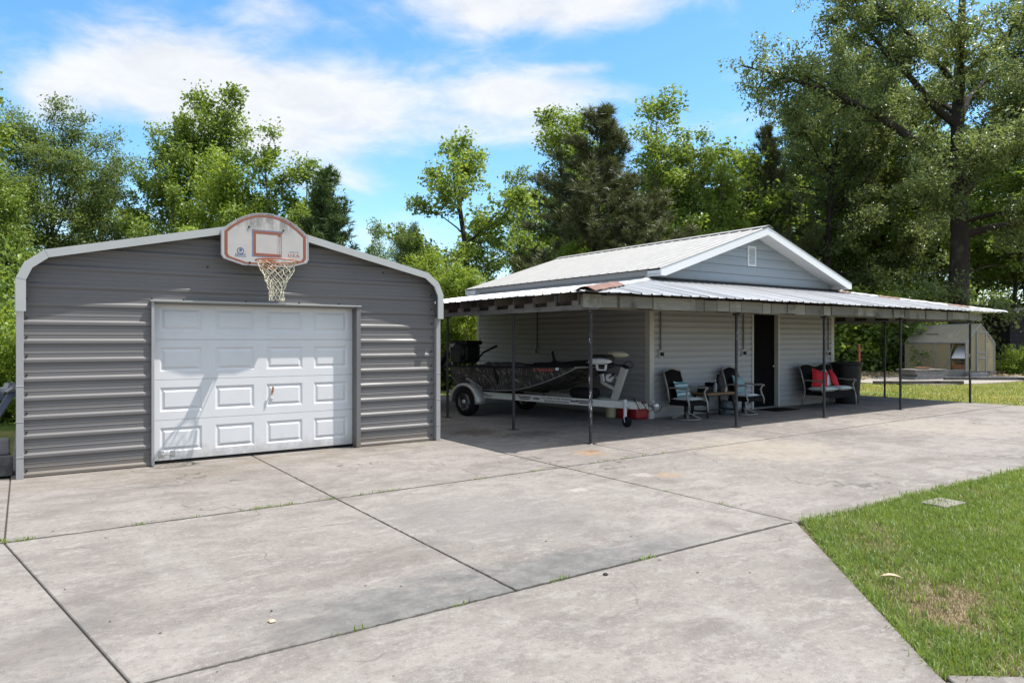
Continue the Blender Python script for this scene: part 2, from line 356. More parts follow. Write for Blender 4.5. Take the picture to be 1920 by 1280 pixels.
MAT = {}
def mats():
    g = MAT
    g['concrete'] = concrete_mat(); g['ground'] = ground_mat()
    g['joint'] = plain('joint_soil', (.035, .03, .024), .95, var=.4, scale=30)
    g['grey_panel'] = plain('grey_painted_panel', (.132, .127, .127), .52, var=.12, scale=2.2, dirt=.25, dirtc=(.11, .10, .095), spec=.35, base=.55, stretch=(.3, 1, 1))
    g['trim_white'] = plain('white_metal_trim', (.34, .35, .345), .42, var=.08, scale=4, dirt=.3, dirtc=(.30, .30, .29))
    g['trim_grey'] = plain('pale_grey_metal_trim', (.27, .27, .275), .45, var=.1, scale=5, dirt=.35, dirtc=(.2, .2, .2))
    g['roof_garage'] = rooftin_mat('garage_roof_metal', (.30, .31, .31), 0, .3)
    g['door_white'] = plain('white_door_paint', (.56, .565, .575), .42, base=.4, var=.05, scale=3, dirt=.22, dirtc=(.42, .39, .34))
    g['black'] = plain('black_plastic', (.010, .010, .011), .5, var=.25, scale=10, spec=.2)
    g['rubber'] = plain('black_rubber', (.011, .011, .012), .85, var=.3, scale=20, bump=.3, spec=.15)
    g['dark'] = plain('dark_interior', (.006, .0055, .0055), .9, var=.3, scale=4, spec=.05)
    g['steel'] = plain('dull_steel', (.42, .42, .41), .38, .7, var=.15, scale=14)
    g['galv'] = plain('galvanised_metal', (.44, .44, .42), .45, .45, var=.16, scale=12, dirt=.3, dirtc=(.2, .19, .17))
    g['chrome'] = plain('bright_wheel_metal', (.55, .55, .55), .3, .25, var=.08)
    g['rust'] = plain('rusty_steel', (.26, .115, .05), .75, var=.35, scale=16)
    g['orange_rim'] = plain('faded_orange_paint', (.34, .12, .055), .55, var=.25, scale=18, dirt=.3, dirtc=(.5, .35, .2))
    g['board'] = board_mat(); g['board_orange'] = plain('faded_orange_print', (.20, .062, .034), .6, var=.2, scale=9, dirt=.35, dirtc=(.24, .12, .09))
    g['board_blue'] = plain('blue_print', (.045, .07, .20), .6, var=.2); g['board_red'] = plain('red_print', (.34, .05, .05), .6, var=.3, scale=60)
    g['board_grey'] = plain('faded_print', (.30, .29, .33), .6, var=.3, scale=60); g['board_edge'] = plain('board_edge', (.30, .30, .32), .6, var=.2)
    g['rope'] = plain('frayed_rope', (.50, .47, .36), .9, var=.3, scale=40)
    g['siding'] = plain('grey_lap_siding', (.35, .345, .35), .6, base=.35, var=.07, scale=1.5, bump=.1, bscale=90, dirt=.12, dirtc=(.22, .21, .2), stretch=(.4, .4, 1))
    g['gable'] = plain('blue_grey_gable_siding', (.27, .305, .345), .55, var=.06, scale=1.4, stretch=(.4, 1, 1))
    g['white'] = plain('white_trim_paint', (.62, .63, .64), .45, var=.05, scale=3)
    g['cream'] = plain('cream_trim_paint', (.46, .44, .40), .5, var=.06, scale=4, dirt=.15)
    g['roof_white'] = rooftin_mat('pale_roof_metal', (.275, .268, .255), .10, 0, .6, .06)
    g['roof_tin'] = rooftin_mat('galvanised_porch_roof', (.36, .365, .375), .12, .12, .42)
    g['roof_rust'] = plain('rusted_ridge_cap', (.145, .072, .05), .7, var=.3, scale=11, dirt=.3, dirtc=(.45, .33, .27))
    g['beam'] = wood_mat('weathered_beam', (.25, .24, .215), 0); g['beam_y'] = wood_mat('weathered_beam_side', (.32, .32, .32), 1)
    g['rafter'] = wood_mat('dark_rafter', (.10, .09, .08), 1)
    g['peel0'] = peel_mat('black_post_paint', -.06); g['peel1'] = peel_mat('peeling_post_paint', .055); g['peel2'] = peel_mat('scuffed_post_paint', .01)
    g['conduit'] = plain('grey_conduit', (.11, .11, .115), .5, .2, var=.2); g['outlet'] = plain('outlet_cover', (.42, .41, .39), .5, var=.1)
    g['camo'] = camo_mat('camo', .85); g['camo_dark'] = camo_mat('camo_dark', .5); g['alu'] = plain('pale_trailer_metal', (.60, .585, .54), .45, 0, var=.08, scale=9, dirt=.2, dirtc=(.3, .27, .24))
    g['engine'] = plain('engine_casing', (.010, .010, .011), .4, 0, var=.3, scale=7, spec=.25); g['engine_grey'] = plain('engine_cover', (.028, .027, .026), .5, var=.25, scale=9, spec=.25)
    g['bone'] = plain('off_white_plastic', (.56, .56, .58), .4, var=.06); g['tan'] = plain('tan_plastic', (.42, .38, .27), .45, var=.1)
    g['red'] = plain('red_plastic', (.30, .012, .018), .4, var=.15, scale=4); g['redfab'] = plain('red_fabric', (.50, .012, .022), .85, var=.15, scale=16, bump=.3, bscale=160)
    g['regred'] = plain('red_lettering', (.60, .10, .08), .5, var=.1); g['yellow'] = plain('yellow_label', (.50, .32, .03), .5, var=.1); g['creamjug'] = plain('cream_plastic', (.42, .38, .24), .5, var=.15)
    g['bronze'] = plain('pale_chair_frame', (.27, .245, .215), .45, .15, var=.2, scale=20); g['sling'] = plain('black_wicker', (.008, .0075, .0075), .8, var=.4, scale=55, bump=.6, bscale=120, spec=.12)
    g['teal'] = plain('teal_fabric', (.22, .34, .35), .9, var=.12, scale=30, bump=.3, bscale=160)
    g['floral'] = None
    g['whitefab'] = plain('white_fabric', (.66, .68, .72), .9, var=.08, scale=14, bump=.3, bscale=140)
    g['tabletop'] = wood_mat('brown_table_wood', (.20, .125, .075), 0); g['tabledark'] = plain('dark_table_frame', (.012, .012, .012), .5, var=.3, spec=.2)
    g['bin'] = plain('black_resin_wicker', (.008, .008, .0085), .5, var=.3, scale=8, bump=.5, bscale=90, spec=.22)
    g['glass'] = None
    g['stone'] = plain('grey_block', (.21, .20, .195), .9, var=.3, scale=5, bump=.7, bscale=22); g['gravel'] = plain('pale_gravel', (.25, .225, .20), .95, var=.5, scale=26, bump=1.0, bscale=38)
    g['timber'] = wood_mat('grey_timber', (.15, .145, .14), 0)
    g['shed'] = plain('dark_grey_siding', (.030, .030, .035), .8, var=.15, scale=3, spec=.1); g['orange'] = plain('orange_marker', (.26, .06, .04), .7, var=.3, scale=8)
    g['bluegrey'] = plain('blue_grey_tube', (.10, .12, .16), .5, .2, var=.25, scale=9); g['bucket'] = plain('grey_blue_bucket', (.12, .14, .18), .45, var=.1)
    g['mat'] = plain('dark_mat', (.014, .013, .012), .95, var=.4, scale=40, bump=.5, spec=.05)
    g['dryleaf'] = plain('dry_leaf', (.48, .36, .25), .8, var=.25, scale=30)
    g['blue'] = plain('blue_paint', (.06, .13, .34), .5)
    # patterned fabrics and glazing
    m, t = newmat('floral_fabric'); p = t.obj(); c = t.mix(t.step(t.noise(p, 17, 5, .6, 1.5), .57, .63), (.58, .60, .58), (.20, .33, .34)); c = t.mix(t.step(t.noise(p, 11, 4, .6, 1.2), .66, .70), c, (.40, .13, .10)); t.out(t.pbr(c, .9)); g['floral'] = m
    m, t = newmat('striped_fabric'); p = t.obj(); z = t.xyz(p)[2]; w = t.math('FRACT', t.math('MULTIPLY', z, 11.0)); c = t.mix(t.step(w, .40, .44), (.10, .21, .24), (.22, .36, .37)); c = t.mix(t.math('MULTIPLY', t.step(w, .78, .80), t.step(w, 1.0, .98)), c, (.66, .68, .66)); t.out(t.pbr(c, .9)); g['stripe'] = m
    m, t = newmat('bottle_glass'); t.out(t.pbr((.55, .6, .62), .08, 0, None, .5, **{'Transmission Weight': .75})); g['glass'] = m
    m, t = newmat('yellowed_polycarbonate'); p = t.obj(); w = t.n('ShaderNodeTexWave', {'Vector': p, 'Scale': 14.0}).outputs['Fac']
    c = t.mix(t.noise(p, 3, 5), (.52, .44, .27), (.68, .60, .41)); a = t.pbr(c, .5); b = t.n('ShaderNodeBsdfTranslucent', {'Color': (.55, .47, .27, 1)}).outputs[0]; tr = t.n('ShaderNodeBsdfTransparent', {'Color': (.8, .72, .5, 1)}).outputs[0]
    s = t.n('ShaderNodeMixShader', {0: .5, 1: a, 2: b}).outputs[0]; s = t.n('ShaderNodeMixShader', {0: .14, 1: s, 2: tr}).outputs[0]; t.out(s); g['poly'] = m
    m, t = newmat('grey_polycarbonate_roof'); p = t.obj(); c = t.mix(t.noise(p, 2.4, 6, .65), (.26, .24, .19), (.48, .44, .34)); a = t.pbr(c, .6); b = t.n('ShaderNodeBsdfTranslucent', {'Color': (.4, .36, .24, 1)}).outputs[0]
    t.out(t.n('ShaderNodeMixShader', {0: .3, 1: a, 2: b}).outputs[0]); g['polyroof'] = m
    g['grass'] = leaf_mat('grass_blade', (0.062, 0.125, 0.014), (0.235, 0.32, 0.062), 0.4, .5)
    g['grassback'] = leaf_mat('back_grass_blade', (0.13, 0.185, 0.03), (0.36, 0.36, 0.1), 0.35, .6)
    g['straw'] = leaf_mat('dry_thatch', (.17, .125, .07), (.36, .29, .17), .15, .7)
    g['leaf_gum'] = leaf_mat('gum_leaf', (0.066, 0.126, 0.02), (0.225, 0.315, 0.056), 0.45)
    g['leaf_bright'] = leaf_mat('bright_leaf', (0.1, 0.18, 0.02), (0.285, 0.38, 0.058), 0.48)
    g['leaf_mid'] = leaf_mat('mid_leaf', (0.06, 0.115, 0.028), (0.19, 0.26, 0.07), 0.42)
    g['leaf_oak'] = leaf_mat('oak_leaf', (.055, .098, .032), (.20, .26, .095), .42, .4)
    g['leaf_pine'] = leaf_mat('pine_needle', (0.03, 0.05, 0.018), (0.12, 0.135, 0.05), 0.2, .5)
    g['leaf_cedar'] = leaf_mat('cedar_spray', (0.03, 0.065, 0.016), (0.095, 0.155, 0.04), 0.2, .6)
    g['bark'] = bark_mat('grey_bark', (.13, .115, .095)); g['bark_dark'] = bark_mat('dark_oak_bark', (.046, .039, .034), .7)
mats()

# ------------------------------------------------------------------ ground and driveway
def grounds():
    b = MB(); n = 48; S = 420.0
    b.add([(-S, -S, -.03), (S, -S, -.03), (S, S, -.03), (-S, S, -.03)], [(0, 1, 2, 3)])
    struct(b.build('ground', MAT['ground']))
    b = MB(); b.prism([(-8.9, -5.9), (4.4, -5.9), (4.6, .85), (3.62, 1.66), (5.8, 3.80), (20.3, 3.72), (20.24, 11.3), (10, 18.3), (-.08, 18.3), (-.08, 10.25), (-8.9, 10.25)], 'z', -.025, -.012)
    struct(b.build('driveway_base', MAT['joint']))
    # the slabs, with open joints between them
    J = .006; b = MB()
    def lx(y): return -.13 + (7.04 - y) * .171          # the skewed joint on the left
    polys = [
        [(-9, 7.06), (-.13, 7.05), (-.13, 10.30), (-9, 10.30)], [(-9, -6), (lx(-6), -6), (lx(7.04), 7.04), (-9, 7.04)],
        [(-.13, 7.05), (2.665, 7.05), (2.665, 18.4), (-.13, 18.4)], [(2.665, 7.05), (5.72, 7.10), (5.74, 18.4), (2.665, 18.4)],
        [(lx(7.05), 7.05), (lx(3.8), 3.8), (2.665, 3.79), (2.665, 7.05)], [(2.665, 3.79), (5.75, 3.77), (5.72, 7.10), (2.665, 7.05)],
        [(lx(3.8), 3.8), (lx(-6), -6), (3.2, 1.05), (3.72, 1.66), (5.75, 3.77), (2.665, 3.79)],
        [(lx(-6), -6), (4.5, -6), (4.7, .9), (3.73, 1.64), (3.2, 1.05)],
        [(5.72, 7.10), (7.36, 7.16), (7.36, 18.4), (5.74, 18.4)], [(7.36, 7.16), (10.9, 7.22), (10.9, 18.4), (7.36, 18.4)],
        [(10.9, 7.22), (15.4, 7.28), (15.4, 11.4), (10.9, 10.5)], [(15.4, 7.28), (20.36, 7.3), (20.34, 11.4), (15.4, 11.4)],
        [(5.75, 3.77), (5.86, 3.73), (13.2, 3.66), (13.2, 7.26), (5.72, 7.10)], [(13.2, 3.66), (20.4, 3.62), (20.36, 7.3), (13.2, 7.26)]]
    for P in polys:
        c = Vector((sum(p[0] for p in P) / len(P), sum(p[1] for p in P) / len(P)))
        n = len(P); ins = []
        area = sum(P[i][0]*P[(i+1) % n][1] - P[(i+1) % n][0]*P[i][1] for i in range(n)); sg = 1 if area > 0 else -1
        for i in range(n):
            a, q, d = Vector(P[i-1]), Vector(P[i]), Vector(P[(i+1) % n])
            e1 = (q - a).normalized(); e2 = (d - q).normalized(); n1 = Vector((-e1.y, e1.x)) * sg; n2 = Vector((-e2.y, e2.x)) * sg
            k = n1 + n2; k /= max(.3, 1 + n1.dot(n2)); ins.append((q + k * J, q + k * (J + .006)))
        vs = [(*i[0], -.02) for i in ins] + [(*i[0], -.006) for i in ins] + [(*i[1], 0) for i in ins]
        b.add(vs, [(i, (i+1) % n, (i+1) % n + n, i + n) for i in range(n)] + [(i+n, (i+1) % n + n, (i+1) % n + 2*n, i + 2*n) for i in range(n)] + [tuple(2*n + i for i in range(n))])
    struct(b.build('driveway', MAT['concrete']))
    # gravel bed round the fire pit, mulch beyond
    P = [(26.3, 14.6), (26.5, 13.2), (27.4, 12.3), (29.2, 11.7), (31.2, 11.4), (33.6, 11.6), (36, 12.2), (37.5, 13.5), (37, 20), (30, 22), (26.8, 19)]
    b = MB(); b.prism(P, 'z', -.025, .006); struct(b.build('gravel_bed', MAT['gravel']))
grounds()

# ------------------------------------------------------------------ metal garage
GY = 10.20
def garage():
    root = thing('metal_garage', 'grey ribbed metal garage with a white sectional door', 'garage', (2.75, GY, 0))
    outl = [(-.05, 0), (-.05, 2.36), (.03, 2.54), (.22, 2.70), (2.76, 3.27), (5.30, 2.70), (5.49, 2.54), (5.57, 2.36), (5.57, 0)]
    def xl(z):
        pts = [(0, -.02), (2.36, -.02), (2.54, .05), (2.68, .24), (3.25, 2.76)]
        for (a, xa), (c, xc) in zip(pts, pts[1:]):
            if z <= c: return xa + (xc - xa) * max(0, (z - a)) / (c - a)
        return 2.76
    # rib profile: (z, out), 9-inch ribs with two pencil ribs between
    prof = [(0.0, 0)]
    k = 0; z = 1.845 - 8 * .2275
    while z < 3.3:
        for dz, o in ((-.040, 0), (-.014, .018), (.016, .018), (.040, 0), (.085, 0), (.094, .0035), (.103, 0), (.135, 0), (.144, .0035), (.153, 0)):
            if 0.0 < z + dz < 3.24: prof.append((z + dz, o))
        z += .2275
    zz = sorted(prof)
    out = [zz[0]]
    for a in zz[1:]:
        p = out[-1]
        m = max(1, int((a[0] - p[0]) / .06))
        for i in range(1, m + 1): out.append((p[0] + (a[0]-p[0]) * i / m, p[1] + (a[1]-p[1]) * i / m))
    DX0, DX1, DZ = 1.365, 4.175, 2.135
    fw = MB()
    for (z0, o0), (z1, o1) in zip(out, out[1:]):
        zc = (z0 + z1) / 2
        spans = [(None, DX0), (DX1, None)] if zc < DZ else [(None, None)]
        for s0, s1 in spans:
            a0 = xl(z0) if s0 is None else s0; a1 = xl(z1) if s0 is None else s0
            b0 = 5.52 - xl(z0) if s1 is None else s1; b1 = 5.52 - xl(z1) if s1 is None else s1
            fw.add([(a0, GY - o0, z0), (b0, GY - o0, z0), (b1, GY - o1, z1), (a1, GY - o1, z1)], [(0, 1, 2, 3)])
    fw.build('front_wall', MAT['grey_panel'], root, world=True)
    # body: side walls, back wall and roof run back to the rear
    RY = 16.4; ins = [(x * .985 + .04, z - .02) for x, z in outl]
    bd = MB(); n = len(ins)
    bd.add([(x, GY + .02, z) for x, z in ins] + [(x, RY, z) for x, z in ins], [(i, i+1, i+1+n, i+n) for i in range(n - 1)] + [tuple(n + i for i in range(n))])
    for (z0, o0), (z1, o1) in zip(out, out[1:]):
        if z1 < 2.33:
            bd.add([(5.532 + o0, GY + .02, z0), (5.532 + o0, RY, z0), (5.532 + o1, RY, z1), (5.532 + o1, GY + .02, z1)], [(0, 1, 2, 3)]); bd.add([(-.014 - o0, GY + .02, z0), (-.014 - o0, RY, z0), (-.014 - o1, RY, z1), (-.014 - o1, GY + .02, z1)], [(0, 1, 2, 3)])
    bd.build('body', MAT['grey_panel'], root, world=True)
    rf = MB(); up = outl[1:-1]; m = len(up); up2 = [(x, z + .018) for x, z in up]
    rf.add([(x, GY - .15, z) for x, z in up2] + [(x, RY + .1, z) for x, z in up2] + [(x, GY - .15, z - .02) for x, z in up2] + [(x, RY + .1, z - .02) for x, z in up2],
           [(i, i+1, i+1+m, i+m) for i in range(m-1)] + [(i+2*m, i+1+2*m, i+1+3*m, i+3*m) for i in range(m-1)] + [(i, i+1, i+1+2*m, i+2*m) for i in range(m-1)])
    rf.build('roof', MAT['roof_garage'], root, world=True)
    # rake trim: flat segments with mitred joints following the roof edge, and the vertical corner trims
    W = .098; YO = .185
    pts = [Vector((-.075, 1.98))] + [Vector(p) for p in ((-.075, 2.37), (.005, 2.555), (.205, 2.715), (2.76, 3.29), (5.315, 2.715), (5.515, 2.555), (5.595, 2.37))] + [Vector((5.595, 1.98))]
    inn = []
    for i in range(len(pts)):
        a = pts[max(0, i-1)]; c = pts[min(len(pts)-1, i+1)]; q = pts[i]
        e1 = (q - a) if i else (c - q); e2 = (c - q) if i < len(pts)-1 else (q - a)
        n1 = Vector((e1.y, -e1.x)).normalized(); n2 = Vector((e2.y, -e2.x)).normalized(); kk = (n1 + n2) / (1 + n1.dot(n2)); inn.append(q + kk * W)
    for i in range(len(pts) - 1):
        b = MB(); y0, y1 = GY - YO - (.002 if i % 2 else 0), GY - YO + .03
        q = [pts[i], pts[i+1], inn[i+1], inn[i]]
        b.add([(p.x, y0, p.y) for p in q] + [(p.x, y1, p.y) for p in q], [(3, 2, 1, 0), (0, 1, 5, 4), (1, 2, 6, 5), (2, 3, 7, 6), (3, 0, 4, 7)])
        # returned lip over the roof sheet
        nrm = (pts[i] - inn[i]).normalized() * .012
        b.add([(pts[i].x, y0, pts[i].y), (pts[i+1].x, y0, pts[i+1].y), (pts[i+1].x + nrm.x, y0 + .30, pts[i+1].y + nrm.y), (pts[i].x + nrm.x, y0 + .30, pts[i].y + nrm.y)], [(0, 1, 2, 3)])
        b.build('rake_trim', MAT['trim_white'], root, world=True)
    for x0, x1 in ((-.075, .0), (5.525, 5.60)):
        b = MB(); b.box(x0, x1, GY - .075, GY + .06, 0.0, 2.0)
        for k in range(3): b.box(x0 - .003, x1 + .003, GY - .079, GY - .05, .25 + .42 * k, .26 + .42 * k)
        b.build('corner_trim', MAT['trim_grey'], root, world=True, bevel=.004)
    b = MB()                                             # screws
    z = 1.845 - 8 * .2275
    while z < 2.35:
        for x in (.03, 5.47): b.box(x - .008, x + .008, GY - .016, GY, z + .055, z + .071)
        z += .2275
    for x in (1.37, 1.75, 2.55, 3.3, 3.9): b.box(x - .008, x + .008, GY - .014, GY, 2.165, 2.185)
    for x, z in ((2.05, 2.62), (4.62, 2.68), (4.62, 2.5)): b.box(x - .01, x + .01, GY - .012, GY, z, z + .02)
    o = b.build('screw', MAT['black'], root, world=True); o['kind'] = 'stuff'
    # base angle
    b = MB(); b.box(0, DX0 - .02, GY - .006, GY + .03, .004, .03); b.build('base_rail', MAT['trim_grey'], root, world=True); MB().box(DX1 + .03, 5.52, GY - .006, GY + .03, .004, .03).build('base_rail', MAT['trim_grey'], root, world=True)
    # door frame: jambs and header
    b = MB(); b.box(DX0 - .005, DX0 + .03, GY - .05, GY + .11, .01, DZ + .01); b.build('door_jamb', MAT['trim_grey'], root, world=True, bevel=.003)
    b = MB(); b.box(DX1 - .012, DX1 + .055, GY - .055, GY - .035, .01, DZ + .01); b.box(DX1 - .012, DX1 + .0, GY - .035, GY + .10, .01, DZ - .01); b.build('door_jamb', MAT['grey_panel'], root, world=True)
    b = MB(); b.box(DX0 - .02, DX1 + .06, GY - .07, GY - .0, DZ + .011, DZ + .028); b.box(DX0 - .02, DX1 + .06, GY - .012, GY + .10, DZ - .004, DZ + .0108); b.build('door_header', MAT['trim_white'], root, world=True)
    # sectional door with raised panels
    door = MB().box(DX0 + .03, DX1 - .012, GY + .155, GY + .18, .05, DZ + .03).build('garage_door', MAT['door_white'], root, world=True)
    y = GY + .115; X0, X1 = DX0 + .031, DX1 - .012; w = (X1 - X0) / 4
    for r in range(4):
        z0 = .045 + r * .5345; z1 = z0 + .5305; b = MB()
        b.box(X0, X1, y + .004, y + .035, z0, z0 + .004)
        cut = [(X0 + i * w + .085, X0 + (i+1) * w - .085) for i in range(4)]
        pz0, pz1 = z0 + .11, z1 - .10
        def quad(x0, x1, a, c): b.add([(x0, y, a), (x1, y, a), (x1, y, c), (x0, y, c)], [(0, 1, 2, 3)])
        quad(X0, X1, z0, pz0); quad(X0, X1, pz1, z1)
        xs = [X0] + [v for c in cut for v in c] + [X1]
        for i in range(0, len(xs), 2): quad(xs[i], xs[i+1], pz0, pz1)
        b.add([(X0, y, z1), (X1, y, z1), (X1, y + .03, z1), (X0, y + .03, z1)], [(0, 1, 2, 3)]); b.add([(X0, y, z0), (X1, y, z0), (X1, y + .03, z0), (X0, y + .03, z0)], [(0, 1, 2, 3)])
        for x0, x1 in cut:
            rings = [(0, 0), (.026, .013), (.034, .013), (.062, .001)]
            vs = []
            for d, yy in rings: vs += [(x0 + d, y + yy, pz0 + d), (x1 - d, y + yy, pz0 + d), (x1 - d, y + yy, pz1 - d), (x0 + d, y + yy, pz1 - d)]
            fs = [(k*4 + i, k*4 + (i+1) % 4, k*4 + 4 + (i+1) % 4, k*4 + 4 + i) for k in range(3) for i in range(4)] + [(12, 13, 14, 15)]
            b.add(vs, fs)
        b.build('door_section', MAT['door_white'], door)
    b = MB(); b.tube([(2.955, y - .05, .955), (2.94, y - .055, .92), (2.925, y - .05, .85)], .008, 6); b.tube([(2.94, y, .905), (2.94, y - .055, .905)], .008, 6); b.box(2.928, 2.952, y - .058, y - .048, .89, .97); b.build('handle', MAT['rust'], door)
    b = MB(); b.lathe([(.02, 0), (.02, .008), (.012, .012), (.0, .012)], (2.94, y, .80), 14, 'y', 1, 1)
    for i, q in enumerate(b.v): b.v[i] = (q[0], y - (q[1] - y), q[2])
    b.build('lock', MAT['chrome'], door)
    b = MB(); b.tube([(1.50, y, .135), (1.50, y - .04, .125), (1.64, y - .04, .125), (1.64, y, .135)], .007, 6); b.box(1.47, 1.53, y - .006, y, .1, .17); b.box(1.61, 1.67, y - .006, y, .1, .17); b.build('lift_handle', MAT['steel'], door)
    b = MB(); b.box(X0 + .012, X0 + .035, y - .003, y, 1.63, 1.72); b.build('sticker', MAT['white'], door)
    b = MB(); b.box(X0, X1, y + .005, y + .045, .008, .046); b.build('bottom_seal', MAT['rubber'], door)
garage()

# ------------------------------------------------------------------ basketball hoop on the gable of the garage
def hoop():
    root = thing('basketball_hoop', 'weathered fan-shaped basketball backboard and hoop fixed above the garage door', 'basketball hoop', (2.76, 10.05, 2.65))
    YB = 9.955; T = .045; cx = 2.765
    hw = .585; zb = 2.665; arc = [(-hw, 3.115)] + [(-hw + 2*hw*i/20, 3.115 + .275 * (1 - (abs(-1 + i/10)) ** 2.1)) for i in range(1, 20)] + [(hw, 3.115)]
    shape = [(-.31, zb), (-hw + .03, zb + .075), (-hw, zb + .12)] + arc + [(hw, zb + .12), (hw - .03, zb + .075), (.31, zb)]
    P = lambda s, k=1.0: [(cx + x * k, 2.97 + (z - 2.97) * k) for x, z in s]
    bd = MB().prism(P(shape), 'y', YB, YB + T).build('backboard', MAT['board'], root, world=True, bevel=.008)
    rim_ = MB(); outer, inner = P(shape, 1.012), P(shape, .985); n = len(outer)
    rim_.add([(x, YB - .003, z) for x, z in outer] + [(x, YB - .003, z) for x, z in inner] + [(x, YB + T + .002, z) for x, z in outer], [(i, (i+1) % n, (i+1) % n + n, i + n) for i in range(n)] + [(i, (i+1) % n, (i+1) % n + 2*n, i + 2*n) for i in range(n)])
    rim_.build('board_edge', MAT['board_edge'], bd)
    b = MB(); o2, i2 = P(shape, .945), P(shape, .875)
    b.add([(x, YB - .0015, z) for x, z in o2] + [(x, YB - .0015, z) for x, z in i2], [(i, (i+1) % n, (i+1) % n + n, i + n) for i in range(n)]); b.build('border_stripe', MAT['board_orange'], bd)
    def frame(x0, x1, z0, z1, w, y, mat, name):
        q = [(x0, z0), (x1, z0), (x1, z1), (x0, z1)]; r = [(x0+w, z0+w), (x1-w, z0+w), (x1-w, z1-w), (x0+w, z1-w)]
        MB().add([(x, y, z) for x, z in q] + [(x, y, z) for x, z in r], [(i, (i+1) % 4, (i+1) % 4 + 4, i + 4) for i in range(4)]).build(name, mat, bd)
    frame(cx - .192, cx + .207, 2.787, 3.155, .007, YB - .0018, MAT['board_blue'], 'target_outline')
    frame(cx - .178, cx + .195, 2.80, 3.14, .036, YB - .0020, MAT['board_orange'], 'target_square')
    face = lambda x, z, y=YB - .0022: Matrix.Translation((x, y, z)) @ Matrix.Rotation(R(90), 4, 'X')
    MB().box(cx + .156, cx + .196, YB - .0024, YB - .0021, 2.835, 3.075).build('letter_strip', MAT['board'], bd)
    for i, ch in enumerate('GRAPHITE'):
        text_mesh('letter', ch, .036, MAT['board_red'], bd, face(cx + .177, 3.055 - i * .0285, YB - .0028), .0004, sx=1.15)
    text_mesh('lettering', 'U.S.A.', .056, MAT['board_red'], bd, face(cx + .385, 2.835), .0004, sx=1.25)
    text_mesh('lettering', 'MADE IN', .030, MAT['board_grey'], bd, face(cx + .385, 2.885), .0004, sx=1.15)
    text_mesh('wordmark', 'HUFFY', .042, MAT['board_blue'], bd, face(cx - .345, 2.80) @ Matrix.Shear('XZ', 4, (.25, 0)) if False else face(cx - .345, 2.80), .0004, sx=1.15)
    b = MB(); ri = [(cx - .345 + r * math.cos(a), YB - .0021, 2.853 + r * .95 * math.sin(a)) for r in (.046, .036) for a in [2*math.pi*k/24 for k in range(24)]]
    b.add(ri, [(i, (i+1) % 24, (i+1) % 24 + 24, i + 24) for i in range(24)])
    b.add([(cx - .345 + .018*math.cos(a), YB - .0021, 2.86 + .018*math.sin(a)) for a in [2*math.pi*k/12 for k in range(12)]], [tuple(range(12))])
    b.box(cx - .42, cx - .27, YB - .0024, YB - .0019, 2.776, 2.781); b.build('emblem', MAT['board_blue'], bd)
    for x, z in ((-.235, 3.185), (.232, 3.175), (-.225, 2.70), (.235, 2.715)): MB().lathe([(.0, -.012), (.012, -.012), (.012, 0)], (cx + x, YB, z), 10, 'y').build('bolt', MAT['black'], bd)
    # rim: ring, bracket and stays, net hanging from it
    rc = Vector((cx + .02, YB - .42, 2.70)); rr = .268
    b = MB(); b.tube([(rc.x + rr*math.cos(a), rc.y + rr*math.sin(a), rc.z) for a in [2*math.pi*k/40 for k in range(41)]], .0105, 8, cap=False)
    b.box(rc.x - .075, rc.x + .075, YB - .165, YB - .004, 2.722, 2.73); b.box(rc.x - .075, rc.x + .075, YB - .016, YB - .004, 2.62, 2.76)
    for sx in (-1, 1): b.bar((rc.x + sx * .07, YB - .02, 2.64), (rc.x + sx * .10, YB - .22, 2.695), .01, .01)
    b.build('rim', MAT['orange_rim'], root, world=True, smooth=False)
    b = MB(); rng = random.Random(5); N = 13; lev = 11
    def node(i, j):
        f = j / lev; r = rr * (1 - .66 * min(1, f * 1.35) ** .85) * (1 + .04 * math.sin(i * 3 + j)); a = 2*math.pi*(i + .5 * (j % 2)) / N
        return Vector((rc.x + r*math.cos(a) + .012 * rng.uniform(-1, 1), rc.y + r*math.sin(a) + .012 * rng.uniform(-1, 1), rc.z - .008 - f * .53))
    for j in range(lev):
        rng = random.Random(j * 7 + 1)
        A = [node(i, j) for i in range(N)]; rng = random.Random(j * 7 + 8); B = [node(i, j + 1) for i in range(N)]
        for i in range(N):
            for q in ((i, i), (i, (i - 1) % N if j % 2 == 0 else (i + 1) % N)):
                b.tube([A[q[0]], (A[q[0]] + B[q[1]]) / 2 + Vector((0, 0, -.006)), B[q[1]]], .0042, 4, cap=False)
    b.build('net', MAT['rope'], root, world=True)
hoop()

# ------------------------------------------------------------------ utility building with its wrap-round porch
HX0, HX1, HY0, HY1 = 10.70, 17.45, 10.40, 17.10
def ribbed(mb, O, U, V, width, top, pitch=.228, h=.02, bot=lambda s: 0.0, phase=.06, wob=0.0, seed=1):
    O, U, V = Vector(O), Vector(U), Vector(V); N = U.cross(V).normalized()
    if N.z < 0: N = -N
    rng = random.Random(seed)
    s = phase; pr = [(0, 0)]
    while s < width - .05:
        pr += [(s - .026, 0), (s - .010, h), (s + .010, h), (s + .026, 0)]; s += pitch
    pr = [p for p in pr if 0 <= p[0] <= width] + [(width, 0)]
    vs = []
    for q, hh in pr:
        w = rng.uniform(-wob, wob)
        a, c = bot(q), top(q)
        vs += [O + U*q + V*a + N*hh + Vector((0, 0, w)), O + U*q + V*c + N*hh]
        vs += [O + U*q + V*a + N*(hh - .004) + Vector((0, 0, w)), O + U*q + V*c + N*(hh - .004)]
    k = len(pr)
    fs = []
    for i in range(k - 1):
        a = 4*i; fs += [(a, a+4, a+5, a+1), (a+2, a+3, a+7, a+6), (a, a+2, a+6, a+4), (a+1, a+5, a+7, a+3)]
    mb.add(vs, fs)
